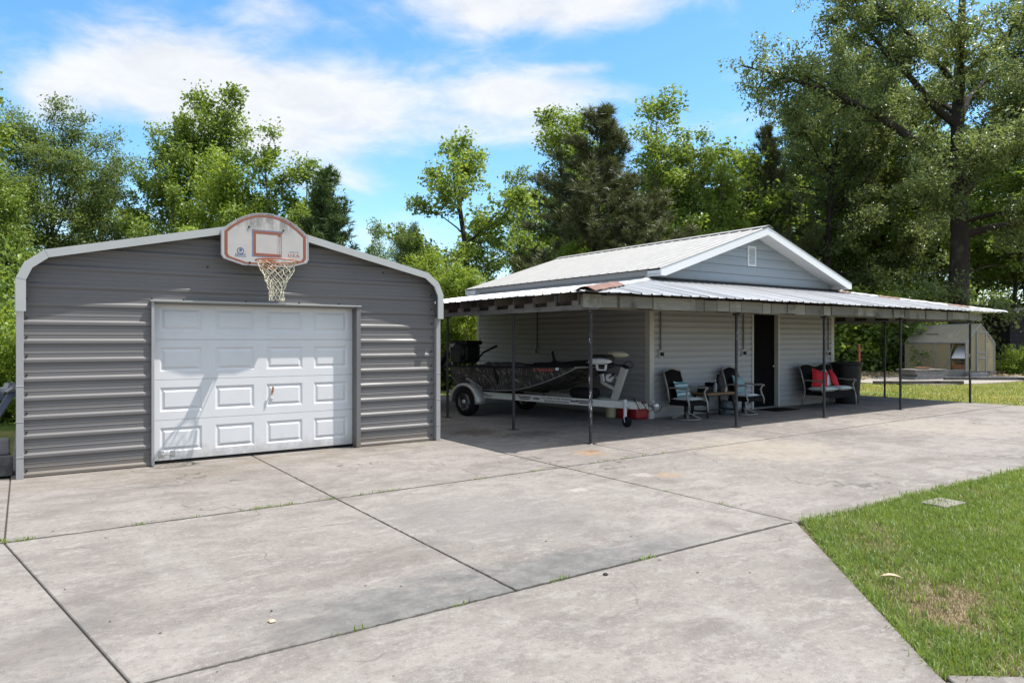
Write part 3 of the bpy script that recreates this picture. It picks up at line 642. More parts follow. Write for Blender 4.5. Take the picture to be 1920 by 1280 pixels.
def lap(mb, axis, const, sgn, a, b, z0, z1, e, holes=(), clip=None, th=.024):
    """lapped boards on a wall plane; axis 'x' wall runs along x at y=const, outward = sgn"""
    z = z0
    while z < z1 - 1e-4:
        t = min(z + e, z1)
        zs = sorted({z, t} | {h[2] for h in holes if z < h[2] < t} | {h[3] for h in holes if z < h[3] < t})
        for c, d in zip(zs, zs[1:]):
            xs = [(a, b)]
            for h in holes:
                if h[2] - 1e-6 <= c and d <= h[3] + 1e-6:
                    xs = [q for (p0, p1) in xs for q in ((p0, min(p1, h[0])), (max(p0, h[1]), p1)) if q[1] > q[0] + 1e-4]
            for p0, p1 in xs:
                if clip and clip(c)[1] <= clip(c)[0]: continue
                f = (lambda x, o, zz: (x, const + sgn*o, zz)) if axis == 'x' else (lambda x, o, zz: (const + sgn*o, x, zz))
                if d >= t - 1e-6: d = d - .007
                lv = [q for q in (z + e * .50, z + e * .68, z + e * .84) if c < q < d]; lv = [c] + lv + [d]
                po = lambda q: .002 + th * (1.0 if (q - z) / e <= .5 else max(0.0, 1 - ((q - z) / e - .5) / .42) ** 1.4)
                vs = []
                for q in lv:
                    l, r = p0, p1
                    if clip: l, r = max(p0, clip(q)[0]), min(p1, clip(q)[1])
                    if r < l: l = r = (l + r) / 2
                    vs += [f(l, po(q), q), f(r, po(q), q)]
                n = len(lv); vs += [f(p0 if not clip else max(p0, clip(c)[0]), -.012, c), f(p1 if not clip else min(p1, clip(c)[1]), -.012, c)]
                mb.add(vs, [(2*i, 2*i+1, 2*i+3, 2*i+2) for i in range(n-1)] + [(0, 2*n, 2*n+1, 1)])
        z = t
def house():
    root = thing('utility_building', 'grey-sided gabled outbuilding with a tin-roofed porch wrapped round it', 'outbuilding', (14.07, 13.7, 0))
    cx = 14.07; peak = 4.24; slope = .325
    D0, D1, DT = 14.10, 15.06, 2.27
    eave = lambda x: peak - .10 - abs(x - cx) * slope          # underside of roof over the wall
    b = MB()
    lap(b, 'x', HY0, -1, HX0, HX1, .03, 2.99, .128, [(D0, D1, 0, DT)])
    BY = HY0 + .012; b.add([(HX0, BY, .0), (D0, BY, .0), (D0, BY, 3.0), (HX0, BY, 3.0)], [(0, 1, 2, 3)]); b.add([(D1, BY, .0), (HX1, BY, .0), (HX1, BY, 3.0), (D1, BY, 3.0)], [(0, 1, 2, 3)]); b.add([(D0, BY, DT), (D1, BY, DT), (D1, BY, 3.0), (D0, BY, 3.0)], [(0, 1, 2, 3)])
    b.build('siding_wall', MAT['siding'], root, world=True)
    b = MB(); lap(b, 'y', HX0, -1, HY0, HY1, .03, 2.80, .128); lap(b, 'y', HX0, -1, HY0, HY1, 2.80, 3.0, .165)
    b.add([(HX0 + .012, HY0, 0), (HX0 + .012, HY1, 0), (HX0 + .012, HY1, 3.0), (HX0 + .012, HY0, 3.0)], [(0, 1, 2, 3)]); b.build('siding_wall', MAT['siding'], root, world=True)
    b = MB(); lap(b, 'y', HX1, 1, HY0, HY1, .03, 3.0, .128); b.add([(HX1 - .012, HY0, 0), (HX1 - .012, HY1, 0), (HX1 - .012, HY1, 3.0), (HX1 - .012, HY0, 3.0)], [(0, 1, 2, 3)]); b.build('siding_wall', MAT['siding'], root, world=True)
    b = MB(); lap(b, 'x', HY1, 1, HX0, HX1, .03, 3.0, .128); b.add([(HX0, HY1 - .012, 0), (HX1, HY1 - .012, 0), (HX1, HY1 - .012, 3.0), (cx, HY1 - .012, peak - .1), (HX0, HY1 - .012, 3.0)], [(0, 1, 2, 3, 4)]); b.build('siding_wall', MAT['siding'], root, world=True)
    b = MB(); lap(b, 'x', HY0 - .004, -1, HX0 - .01, HX1 + .01, 2.74, 4.14, .205, clip=lambda z: (cx - (peak - .10 - z) / slope, cx + (peak - .10 - z) / slope), th=.013); b.add([(HX0, HY0 + .01, 2.7), (HX1, HY0 + .01, 2.7), (HX1, HY0 + .01, 3.04), (cx, HY0 + .01, peak - .10), (HX0, HY0 + .01, 3.04)], [(0, 1, 2, 3, 4)]); b.build('gable_wall', MAT['gable'], root, world=True)
    # dark room behind the open door
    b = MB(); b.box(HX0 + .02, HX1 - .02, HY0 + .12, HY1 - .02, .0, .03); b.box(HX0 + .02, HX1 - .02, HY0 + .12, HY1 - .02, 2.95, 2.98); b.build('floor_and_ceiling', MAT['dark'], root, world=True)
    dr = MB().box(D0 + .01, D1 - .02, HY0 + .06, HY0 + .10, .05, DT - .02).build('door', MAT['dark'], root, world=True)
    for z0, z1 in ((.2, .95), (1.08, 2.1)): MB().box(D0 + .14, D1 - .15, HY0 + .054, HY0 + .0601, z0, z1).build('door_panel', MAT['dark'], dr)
    MB().lathe([(.0, -.06), (.026, -.05), (.028, -.035), (.012, -.02), (.012, 0)], (D1 - .1, HY0 + .06, 1.0), 12, 'y').build('door_knob', MAT['steel'], dr)
    for x0, x1, z0, z1 in ((D0 - .05, D0 + .005, .0, DT + .05), (D1 - .005, D1 + .05, .0, DT + .05)):
        MB().box(x0, x1, HY0 - .045, HY0 + .10, z0, z1).build('door_frame', MAT['cream'], root, world=True, bevel=.003)
    MB().box(D0 + .005, D1 - .005, HY0 - .045, HY0 + .10, DT, DT + .05).build('door_frame', MAT['cream'], root, world=True)
    MB().box(D0, D1, HY0 - .06, HY0 + .10, .0, .04).build('threshold', MAT['timber'], root, world=True)
    # corner boards
    for x, y in ((HX0, HY0), (HX1, HY0), (HX0, HY1), (HX1, HY1)):
        sx = -1 if x == HX0 else 1; sy = -1 if y == HY0 else 1; w = .10
        b = MB(); b.box(min(x + sx*.036, x - sx*w), max(x + sx*.036, x - sx*w), min(y + sy*.036, y + sy*.0), max(y + sy*.036, y), 0, 3.07); b.box(min(x, x + sx*.0362), max(x, x + sx*.0362), min(y, y - sy*w), max(y, y - sy*w), 0, 3.07)
        b.build('corner_board', MAT['cream'], root, world=True)
    # fascia band under the left eave
    MB().box(HX0 - .045, HX0 - .028, HY0 + .002, HY1 + .3, 2.985, 3.09).build('fascia', MAT['siding'], root, world=True)
    # roof: two ribbed slopes, ridge cap, rake boards and soffits
    EX = 3.53; RY0, RY1 = 9.93, 17.62; zE = peak - EX * slope
    for s in (-1, 1):
        b = MB()
        if s < 0: ribbed(b, (cx - EX, RY0, zE), (0, 1, 0), (EX, 0, peak - zE), RY1 - RY0, lambda q: 1.0, pitch=.30, h=.012, seed=3)
        else: ribbed(b, (cx + EX, RY0, zE), (0, 1, 0), (-EX, 0, peak - zE), RY1 - RY0, lambda q: 1.0, pitch=.30, h=.012, seed=4)
        b.build('roof_slope', MAT['roof_white'], root, world=True)
    b = MB(); w = .16
    b.add([(cx - w, RY0 - .01, peak + .03 - w*slope), (cx, RY0 - .01, peak + .035), (cx + w, RY0 - .01, peak + .03 - w*slope), (cx - w, RY1 + .01, peak + .03 - w*slope), (cx, RY1 + .01, peak + .035), (cx + w, RY1 + .01, peak + .03 - w*slope)], [(0, 1, 4, 3), (1, 2, 5, 4)]); o = b.build('ridge_cap', MAT['roof_white'], root, world=True)
    sm = o.modifiers.new('thickness', 'SOLIDIFY'); sm.thickness = .006
    for s in (-1, 1):
        for y0, y1, nm in ((RY0 + .012, RY0 + .045, 'rake_board'), (RY1 - .045, RY1 - .012, 'rake_board')):
            xo = cx + s * (EX - .02); zo = zE + .02 * slope - .006
            b = MB(); pl = [(cx, peak - .008), (xo, zo), (xo, zo - .15), (xo - s * .12, zo - .155), (cx, peak - .19)]
            if s < 0: pl = pl[::-1]
            b.prism(pl, 'y', y0, y1); b.build(nm, MAT['white'], root, world=True)
        # soffit following the rake, between rake board and wall
        xo = cx + s * (EX - .05)
        b = MB(); b.add([(cx, RY0 + .045, peak - .13), (xo, RY0 + .045, zE - .115), (xo, HY0 - .001, zE - .115), (cx, HY0 - .001, peak - .13)] + [(cx, RY0 + .045, peak - .12), (xo, RY0 + .045, zE - .105), (xo, HY0 - .001, zE - .105), (cx, HY0 - .001, peak - .12)], [(0, 1, 2, 3), (4, 7, 6, 5), (0, 4, 5, 1), (1, 5, 6, 2)]); b.build('soffit', MAT['white'], root, world=True)
        b = MB(); b.box(min(xo, cx + s*3.32), max(xo, cx + s*3.32), RY0 + .048, HY0 - .04, zE - .15, zE - .03); b.build('eave_return', MAT['white'], root, world=True)
        b = MB(); b.box(min(xo, cx + s*3.30), max(xo, cx + s*3.30), HY1 + .02, RY1 - .045, zE - .17, zE - .03); b.build('eave_return', MAT['white'], root, world=True)
    # gable vent
    v = MB(); vx, vz = 14.05, 3.60; v.box(vx - .155, vx + .155, HY0 - .035, HY0 - .012, vz - .235, vz - .19); v.box(vx - .155, vx + .155, HY0 - .035, HY0 - .012, vz + .19, vz + .235); v.box(vx - .155, vx - .11, HY0 - .0349, HY0 - .012, vz - .19, vz + .19); v.box(vx + .11, vx + .155, HY0 - .0349, HY0 - .012, vz - .19, vz + .19)
    vo = v.build('gable_vent', MAT['white'], root, world=True)
    b = MB()
    for k in range(7):
        z = vz - .175 + k * .053; b.add([(vx - .11, HY0 - .038, z), (vx + .11, HY0 - .038, z), (vx + .11, HY0 - .014, z + .04), (vx - .11, HY0 - .014, z + .04), (vx - .11, HY0 - .038, z + .006), (vx + .11, HY0 - .038, z + .006)], [(0, 1, 2, 3), (0, 4, 5, 1)])
    b.build('louvre', MAT['white'], vo)
    # ---- porch roof: front and side lean-tos meeting at hips
    PX0, PX1, PY0 = 6.74, 21.4, 7.89; zl, zf = 2.375, 2.36; zw = 2.90
    wF = PX1 - PX0; dF = HY0 - PY0; hl = HX0 - PX0; hr = PX1 - HX1
    b = MB(); ribbed(b, (PX0, PY0, zf), (1, 0, 0), (0, dF, zw - zf), wF, lambda q: max(.004, min(1, q / hl, (wF - q) / hr)), h=.017, wob=.008, seed=7); b.build('porch_roof_sheet', MAT['roof_tin'], root, world=True)
    L = HY1 + .2 - PY0
    b = MB(); ribbed(b, (PX0, PY0, zf), (0, 1, 0), (hl, 0, zw - zf), L, lambda q: max(.004, min(1, q / dF)), h=.017, wob=.008, seed=8); b.build('porch_roof_sheet', MAT['roof_tin'], root, world=True)
    b = MB(); ribbed(b, (PX1, PY0, zf), (0, 1, 0), (-hr, 0, zw - zf), L, lambda q: max(.004, min(1, q / dF)), h=.017, wob=.008, seed=9); b.build('porch_roof_sheet', MAT['roof_tin'], root, world=True)
    def cap(name, A, B, f0, f1, w, mat, lift=.035):
        A, B = Vector(A), Vector(B); d = (B - A).normalized(); s = d.cross(Vector((0, 0, 1))).normalized(); b = MB(); n = 7; vs = []
        for i in range(n + 1):
            c = A + (B - A) * (f0 + (f1 - f0) * i / n) + Vector((0, 0, lift + .006 * math.sin(i * 2.3)))
            vs += [c + s * w - Vector((0, 0, w * .26)), c + s * w * .35 + Vector((0, 0, .012)), c + Vector((0, 0, .02)), c - s * w * .35 + Vector((0, 0, .012)), c - s * w - Vector((0, 0, w * .26))]
        b.add(vs, [(5*i + k, 5*i + k + 1, 5*i + k + 6, 5*i + k + 5) for i in range(n) for k in range(4)]); o = b.build(name, mat, root, world=True)
        m = o.modifiers.new('thickness', 'SOLIDIFY'); m.thickness = .008
    A, B = (PX0, PY0, zf), (HX0, HY0, zw)
    cap('hip_cap', A, B, .015, .40, .17, MAT['roof_rust'], .045); cap('hip_cap', A, B, .41, 1.0, .10, MAT['roof_tin'], .02)
    A, B = (PX1, PY0, zf), (HX1, HY0, zw)
    cap('hip_cap', A, B, .0, .22, .12, MAT['roof_tin']); cap('hip_cap', A, B, .225, .34, .13, MAT['roof_rust']); cap('hip_cap', A, B, .345, .62, .12, MAT['roof_tin'], .03); cap('hip_cap', A, B, .625, .74, .13, MAT['roof_rust']); cap('hip_cap', A, B, .745, .9, .12, MAT['roof_tin']); cap('hip_cap', A, B, .905, .99, .12, MAT['roof_rust'])
    MB().box(HX0 - .03, HX1 + .03, HY0 - .10, HY0 - .03, zw - .005, zw + .045).build('wall_flashing', MAT['black'], root, world=True)
    MB().box(HX0 - .10, HX0 - .03, HY0 - .02, HY1, zw - .005, zw + .02).build('wall_flashing', MAT['roof_tin'], root, world=True)
    # ---- porch framing: header beams, blocks between the rafter tails, rafters
    rng = random.Random(11)
    MB().box(PX0 + .42, PX1 - .55, 8.40, 8.44, 2.13, 2.35).build('porch_beam', MAT['beam'], root, world=True)
    x = PX0 + .34; i = 0
    while x < PX1 - .75:
        w = rng.choice((.26, .34, .46, .62, .74)); w = min(w, PX1 - .70 - x); yo = 8.11 + rng.uniform(0, .05); dz = rng.uniform(-.012, .012)
        if i == 2: w = 1.02
        o = MB().box(x, x + w - rng.uniform(.01, .03), yo, yo + .038, 2.14 + dz, 2.335 + rng.uniform(-.012, .004)).build('fascia_board', MAT['beam'], root, world=True, bevel=.004)
        if i in (1, 4): o.rotation_euler = (0, 0, 0)
        x += w; i += 1
    for k in range(24):
        x = PX0 + .5 + k * .605
        if x > PX1 - .6: break
        f = max(.05, min(1, (x - PX0) / hl, (PX1 - x) / hr)); y1 = PY0 + dF * f
        if y1 < 8.6: continue
        za = zf + (8.16 - PY0) / dF * (zw - zf) - .03; zb = zf + (y1 - PY0) / dF * (zw - zf) - .035
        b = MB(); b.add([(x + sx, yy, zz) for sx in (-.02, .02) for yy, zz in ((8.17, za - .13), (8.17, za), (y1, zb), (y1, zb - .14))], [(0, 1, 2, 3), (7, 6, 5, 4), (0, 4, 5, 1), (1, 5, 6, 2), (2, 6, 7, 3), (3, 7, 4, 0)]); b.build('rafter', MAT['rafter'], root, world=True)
    # side beams with the gaps between the rafter ends
    for sgn, X in ((-1, 7.30), (1, 20.75)):
        x0, x1 = (X - .02, X + .02) if sgn < 0 else (X - .02, X + .02)
        MB().box(x0, x1, 8.20 if sgn < 0 else 8.46, HY1 + .1, 2.12, 2.20).build('porch_beam', MAT['beam_y'], root, world=True)
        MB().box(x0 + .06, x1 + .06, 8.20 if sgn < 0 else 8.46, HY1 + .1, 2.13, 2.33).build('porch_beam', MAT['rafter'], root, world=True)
        y = 8.62; k = 0
        while y < HY1:
            w = .17 + .05 * ((k * 7) % 3)
            MB().box(x0 - .012, x1 - .0, y, y + w, 2.2005, 2.38).build('rafter_end', MAT['beam_y'], root, world=True, bevel=.003)
            xe = HX0 - .03 if sgn < 0 else HX1 + .03; xo = PX0 + .16 if sgn < 0 else PX1 - .16
            zo = zf + abs(xo - (PX0 if sgn < 0 else PX1)) / (hl if sgn < 0 else hr) * (zw - zf) - .03
            f = min(1, (y - PY0) / dF); xt = (PX0 + hl * f) if sgn < 0 else (PX1 - hr * f); zt = zf + f * (zw - zf) - .035
            if f > .12:
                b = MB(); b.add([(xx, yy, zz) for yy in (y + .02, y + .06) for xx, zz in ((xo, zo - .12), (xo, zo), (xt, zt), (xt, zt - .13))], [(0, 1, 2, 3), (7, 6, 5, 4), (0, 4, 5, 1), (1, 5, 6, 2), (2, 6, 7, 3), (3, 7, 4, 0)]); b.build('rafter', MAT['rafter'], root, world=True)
            y += .605; k += 1
    MB().box(6.98, 7.32, 8.14, 8.18, 2.14, 2.34).build('fascia_board', MAT['beam'], root, world=True)
    MB().bar((18.9, 8.44, 2.15), (17.5, 10.3, 2.50), .05, .14).build('brace', MAT['beam'], root, world=True)
    # posts
    for i, (x, y, mt) in enumerate(((7.36, 8.43, 'peel1'), (7.36, 10.56, 'peel0'), (7.36, 13.0, 'peel0'), (7.36, 15.6, 'peel0'), (10.98, 8.45, 'peel2'), (13.84, 8.43, 'peel0'), (16.89, 8.37, 'peel2'), (20.24, 8.26, 'peel2'), (20.3, 10.5, 'peel2'), (20.3, 13.6, 'peel0'))):
        b = MB(); b.tube([(x, y, 0), (x, y, 1.1), (x + .004, y, 2.14)], .028, 12); b.box(x - .07, x + .07, y - .07, y + .07, 0, .009); b.box(x - .045, x + .045, y - .05, y + .05, 2.10, 2.15)
        b.build('porch_post', MAT[mt], root, world=True)
    # conduits and outlets
    def outlet(x, y, z, side, rec=True):
        if side == 'front':
            c = MB().tube([(x, y - .045, 2.42), (x, y - .045, z)], .016, 8).build('conduit', MAT['conduit'], root, world=True)
            MB().box(x - .06, x + .06, y - .058, y - .028, 2.24, 2.265).build('clip', MAT['outlet'], c)
            p = MB().box(x - .055, x + .055, y - .06, y - .012, z - .085, z + .06).build('outlet_box', MAT['outlet'], root, world=True, bevel=.004)
            MB().box(x - .03, x + .05, y - .10, y - .0605, z - .06, z + .02).build('outlet_cover', MAT['black'], p, bevel=.01)
        else:
            c = MB().tube([(x - .045, y, 2.5), (x - .045, y, z)], .018, 8).build('conduit', MAT['conduit'], root, world=True)
            MB().box(x - .06, x - .028, y - .06, y + .06, 2.33, 2.355).build('clip', MAT['outlet'], c)
            p = MB().box(x - .06, x - .012, y - .035, y + .12, z - .09, z + .07).build('outlet_box', MAT['outlet'], root, world=True, bevel=.004)
            MB().box(x - .085, x - .0605, y - .03, y + .03, z - .07, z + .05).build('outlet_cover', MAT['conduit'], p)
    outlet(10.98, HY0, 1.36, 'front'); outlet(13.72, HY0, 1.35, 'front'); outlet(17.2, HY0, 1.3, 'front'); outlet(HX0, 14.25, 1.36, 'side')
house()

# ------------------------------------------------------------------ boat on its trailer
BO = (8.8, 13.25, 0); BRZ = math.atan2(-.98, .196)            # x forward along the trailer, -y is the side towards the camera
def boat():
    root = thing('camouflage_boat', 'camouflage flat-bottomed jon boat with an outboard, strapped on its trailer', 'boat', BO, BRZ)
    st = [(-.75, .56, .64, .80, 1.06), (0, .56, .66, .82, 1.06), (.6, .56, .66, .82, 1.065), (.95, .575, .66, .81, 1.07), (1.3, .62, .655, .80, 1.08), (1.65, .70, .65, .78, 1.09), (2.0, .80, .645, .755, 1.10), (2.35, .925, .645, .725, 1.115), (2.62, 1.03, .65, .70, 1.125), (2.76, 1.085, .655, .69, 1.13)]
    b = MB(); n = len(st)
    for s in (-1, 1):
        vs = []
        for x, zb, wb, wt, zt in st:
            m = .55; wm = wb + (wt - wb) * m; zm = zb + (zt - zb) * m
            vs += [(x, s*wb, zb), (x, s*(wm - .004), zm - .012), (x, s*(wm + .012), zm), (x, s*(wm - .002), zm + .014), (x, s*wt, zt)]
        b.add(vs, [(5*i + k, 5*i + 5 + k, 5*i + 6 + k, 5*i + 1 + k) for i in range(n-1) for k in range(4)])
    x, zb, wb, wt, zt = st[0]; b.add([(x, -wb, zb), (x, wb, zb), (x, wt, zt), (x, -wt, zt)], [(0, 1, 2, 3)])
    x, zb, wb, wt, zt = st[-1]; b.add([(x, -wb, zb), (x, wb, zb), (x, wt, zt), (x, -wt, zt)], [(0, 1, 2, 3)])
    hull = b.build('hull', MAT['camo'], root)
    kz = [.545, .545, .545, .545, .55, .57, .62, .74, .93, 1.083]; b = MB(); b.add([(q[0], yy*q[2], q[1] if yy else kz[i]) for i, q in enumerate(st) for yy in (-1, 0, 1)], [(3*i + k, 3*i+1+k, 3*i+4+k, 3*i+3+k) for i in range(n-1) for k in (0, 1)]); b.build('hull_bottom', MAT['camo_dark'], hull)
    for s in (-1, 1):
        MB().tube([(q[0], s*(q[3] + .006), q[4]) for q in st], .018, 8).build('gunwale', MAT['black'], root)
        MB().tube([(q[0], s*(q[2] + .006), q[1]) for q in st], .008, 6).build('chine_rail', MAT['galv'], root)
    for yy in (-.25, .25): MB().tube([(q[0], yy, kz[i+2] + (q[1] - kz[i+2])*abs(yy)/q[2] - .004) for i, q in enumerate(st[2:])], .008, 5).build('keel_strake', MAT['engine_grey'], hull)
    MB().tube([(2.765, -.68, 1.105), (2.775, 0, 1.105), (2.765, .68, 1.105)], .011, 6).build('bow_lip', MAT['galv'], root)
    b = MB(); b.add([(q[0], s*(q[3] - .01), q[4] - .02) for q in st if q[0] > 1.5 for s in (-1, 1)], [(2*i, 2*i+1, 2*i+3, 2*i+2) for i in range(4)]); b.build('bow_deck', MAT['camo_dark'], root)
    b = MB(); b.add([(-.74, -.79, 1.03), (-.1, -.80, 1.03), (-.1, .80, 1.03), (-.74, .79, 1.03)], [(0, 1, 2, 3)]); b.build('stern_deck', MAT['camo_dark'], root)
    b = MB(); b.add([(-.1, -.64, .66), (1.6, -.64, .72), (1.6, .64, .72), (-.1, .64, .66)], [(0, 1, 2, 3)]); b.build('boat_floor', MAT['camo_dark'], root)
    # registration letters on the near side, hanging strap, badge
    def side(x, zf, off=.004):
        for a, c in zip(st, st[1:]):
            if a[0] <= x <= c[0]:
                f = (x - a[0]) / (c[0] - a[0]); zb, wb, wt, zt = [a[k] + (c[k] - a[k]) * f for k in (1, 2, 3, 4)]
                return Vector((x, -(wb + (wt - wb) * zf) - off, zb + (zt - zb) * zf))
    M0 = Matrix.Translation(side(2.03, .80, .016)) @ Matrix.Rotation(R(5.5), 4, 'Z') @ Matrix.Rotation(R(80), 4, 'X')
    text_mesh('registration', 'SC 4404 AD', .088, MAT['regred'], root, M0, .0006, sx=1.12)
    M1 = Matrix.Translation(side(2.37, .82, .016)) @ Matrix.Rotation(R(5.5), 4, 'Z') @ Matrix.Rotation(R(80), 4, 'X')
    q = MB(); q.add([M1 @ Vector(v) for v in ((-.04, -.04, 0), (.04, -.04, 0), (.04, .04, 0), (-.04, .04, 0))], [(0, 1, 2, 3)]); q.build('registration_sticker', MAT['whitefab'], root)
    MB().bar(side(.72, .28, .02), side(.70, 1.0, .012), .035, .006, (0, 1, 0)).build('tie_down_strap', MAT['black'], root)
    MB().bar(side(.80, .45, .03), side(.72, 1.02, .015), .012, .012, (0, 1, 0)).build('tie_down_strap', MAT['black'], root)
    # cover roll and bags along the gunwale
    b = MB(); rng = random.Random(3)
    b.tube([(.28 + .1*i, -.66 + rng.uniform(-.015, .015), 1.10 + rng.uniform(-.008, .012)) for i in range(13)], [.035] + [.055 + rng.uniform(-.008, .012) for _ in range(11)] + [.03], 10); b.build('rolled_cover', MAT['camo_dark'], root, smooth=True)
    b = MB(); b.tube([(.75, -.64, 1.08), (.78, -.6, 1.15), (1.25, -.58, 1.15), (1.40, -.64, 1.09)], .016, 8); b.build('grab_rail', MAT['black'], root, smooth=True)
    MB().box(1.25, 2.0, -.2, .66, 1.05, 1.16).build('storage_box', MAT['black'], root, bevel=.03)
    b = MB(); b.bar((1.66, .05, 1.14), (1.58, .05, 1.40), .06, .03, (0, 1, 0)); b.box(1.60, 1.74, 0, .11, 1.12, 1.20); b.build('rod_holder', MAT['black'], root, bevel=.006)
    # long-tail outboard
    eng = MB(); eng.box(-1.28, -.80, -.26, .24, 1.10, 1.55); eng = eng.build('outboard_motor', MAT['engine'], root, bevel=.08)
    b = MB(); b.box(-1.33, -.76, -.28, .26, 1.52, 1.62); b.build('air_filter', MAT['engine'], eng, bevel=.03)
    b = MB(); b.lathe([(0, -.02), (.20, -.02), (.21, .03), (.17, .09), (0, .10)], (-1.0, -.27, 1.36), 22, 'y', 1, 1)
    for i, v in enumerate(b.v): b.v[i] = (v[0], -.27 - (v[1] + .27), v[2])
    b.build('starter_cover', MAT['engine_grey'], eng)
    b = MB(); b.prism([(-1.16, 1.12), (-.86, 1.10), (-.82, 1.40), (-1.20, 1.44)], 'y', -.40, -.31); b.build('fuel_tank', MAT['engine_grey'], eng, bevel=.03)
    MB().bar((-1.21, -.36, 1.46), (-1.12, -.36, 1.06), .03, .05, (0, 1, 0)).build('mount_arm', MAT['steel'], eng)
    b = MB(); b.tube([(-1.26, -.2, 1.44), (-1.24, -.29, 1.50), (-1.1, -.32, 1.52)], .055, 10); b.build('exhaust', MAT['galv'], eng, smooth=True)
    b = MB(); b.tube([(-.74, -.1, 1.06), (-.55, -.12, 1.20), (-.30, -.14, 1.36)], .022, 8); b.build('tiller', MAT['black'], eng)
    MB().tube([(-.30, -.14, 1.36), (.12, -.16, 1.50)], [.022, .028], 10).build('tiller_grip', MAT['rubber'], eng)
    b = MB(); b.tube([(-1.2, 0, 1.15), (-1.9, .02, .98), (-2.5, .04, .80)], [.06, .05, .035], 10); b.build('drive_shaft', MAT['engine'], eng)
    MB().bar((-1.36, -.3, 1.34), (-1.66, -.3, 1.02), .05, .16, (0, 1, 0)).build('drive_guard', MAT['engine_grey'], eng)
    b = MB(); b.box(-1.22, -.76, -.5, .5, .74, .80); b.build('motor_bracket', MAT['black'], root)
    # trolling motor folded on the bow
    tm = MB(); tm.box(2.05, 2.46, -.20, .10, 1.17, 1.36); tm = tm.build('trolling_motor', MAT['black'], root, bevel=.035); tm.location = (.70, 0, -.01)
    MB().box(1.98, 2.55, -.24, .22, 1.125, 1.17).build('motor_deck_mount', MAT['black'], tm, bevel=.015)
    MB().box(2.10, 2.40, -.215, -.198, 1.2, 1.33).build('motor_head_cover', MAT['engine_grey'], tm, bevel=.006)
    b = MB(); b.tube([(2.22, -.40, 1.235), (2.32, -.40, 1.235), (2.52, -.38, 1.24), (2.64, -.36, 1.24), (2.70, -.35, 1.24)], [.055, .062, .062, .04, .008], 14); b.build('lower_unit', MAT['bone'], tm, smooth=True)
    b = MB(); b.tube([(2.34, .05, 1.36), (2.48, .1, 1.365), (2.64, .16, 1.36), (2.71, .18, 1.355)], [.055, .06, .05, .012], 14); b.build('motor_skeg', MAT['tan'], tm, smooth=True)
    b = MB(); x0 = 2.40
    for a, c in (((x0, -.42, 1.18), (x0 + .02, -.42, 1.08)), ((x0 + .02, -.42, 1.08), (x0 + .20, -.42, 1.08)), ((x0 + .20, -.42, 1.08), (x0 + .22, -.42, 1.18))): b.bar(a, c, .03, .035, (0, 1, 0))
    b.build('motor_cradle', MAT['bone'], tm)
    MB().tube([(1.4, -.2, 1.18), (1.7, -.2, 1.215), (2.06, -.15, 1.24)], .02, 8).build('motor_tube', MAT['black'], tm)
    MB().tube([(1.72, -.35, 1.14), (1.85, -.3, 1.22), (2.05, -.25, 1.16)], .035, 8).build('foot_pedal', MAT['black'], tm)
    MB().tube([(2.66, .1, 1.2), (2.8, .12, 1.24), (2.86, .13, 1.16), (2.8, .12, 1.1)], .008, 6).build('power_lead', MAT['black'], tm)
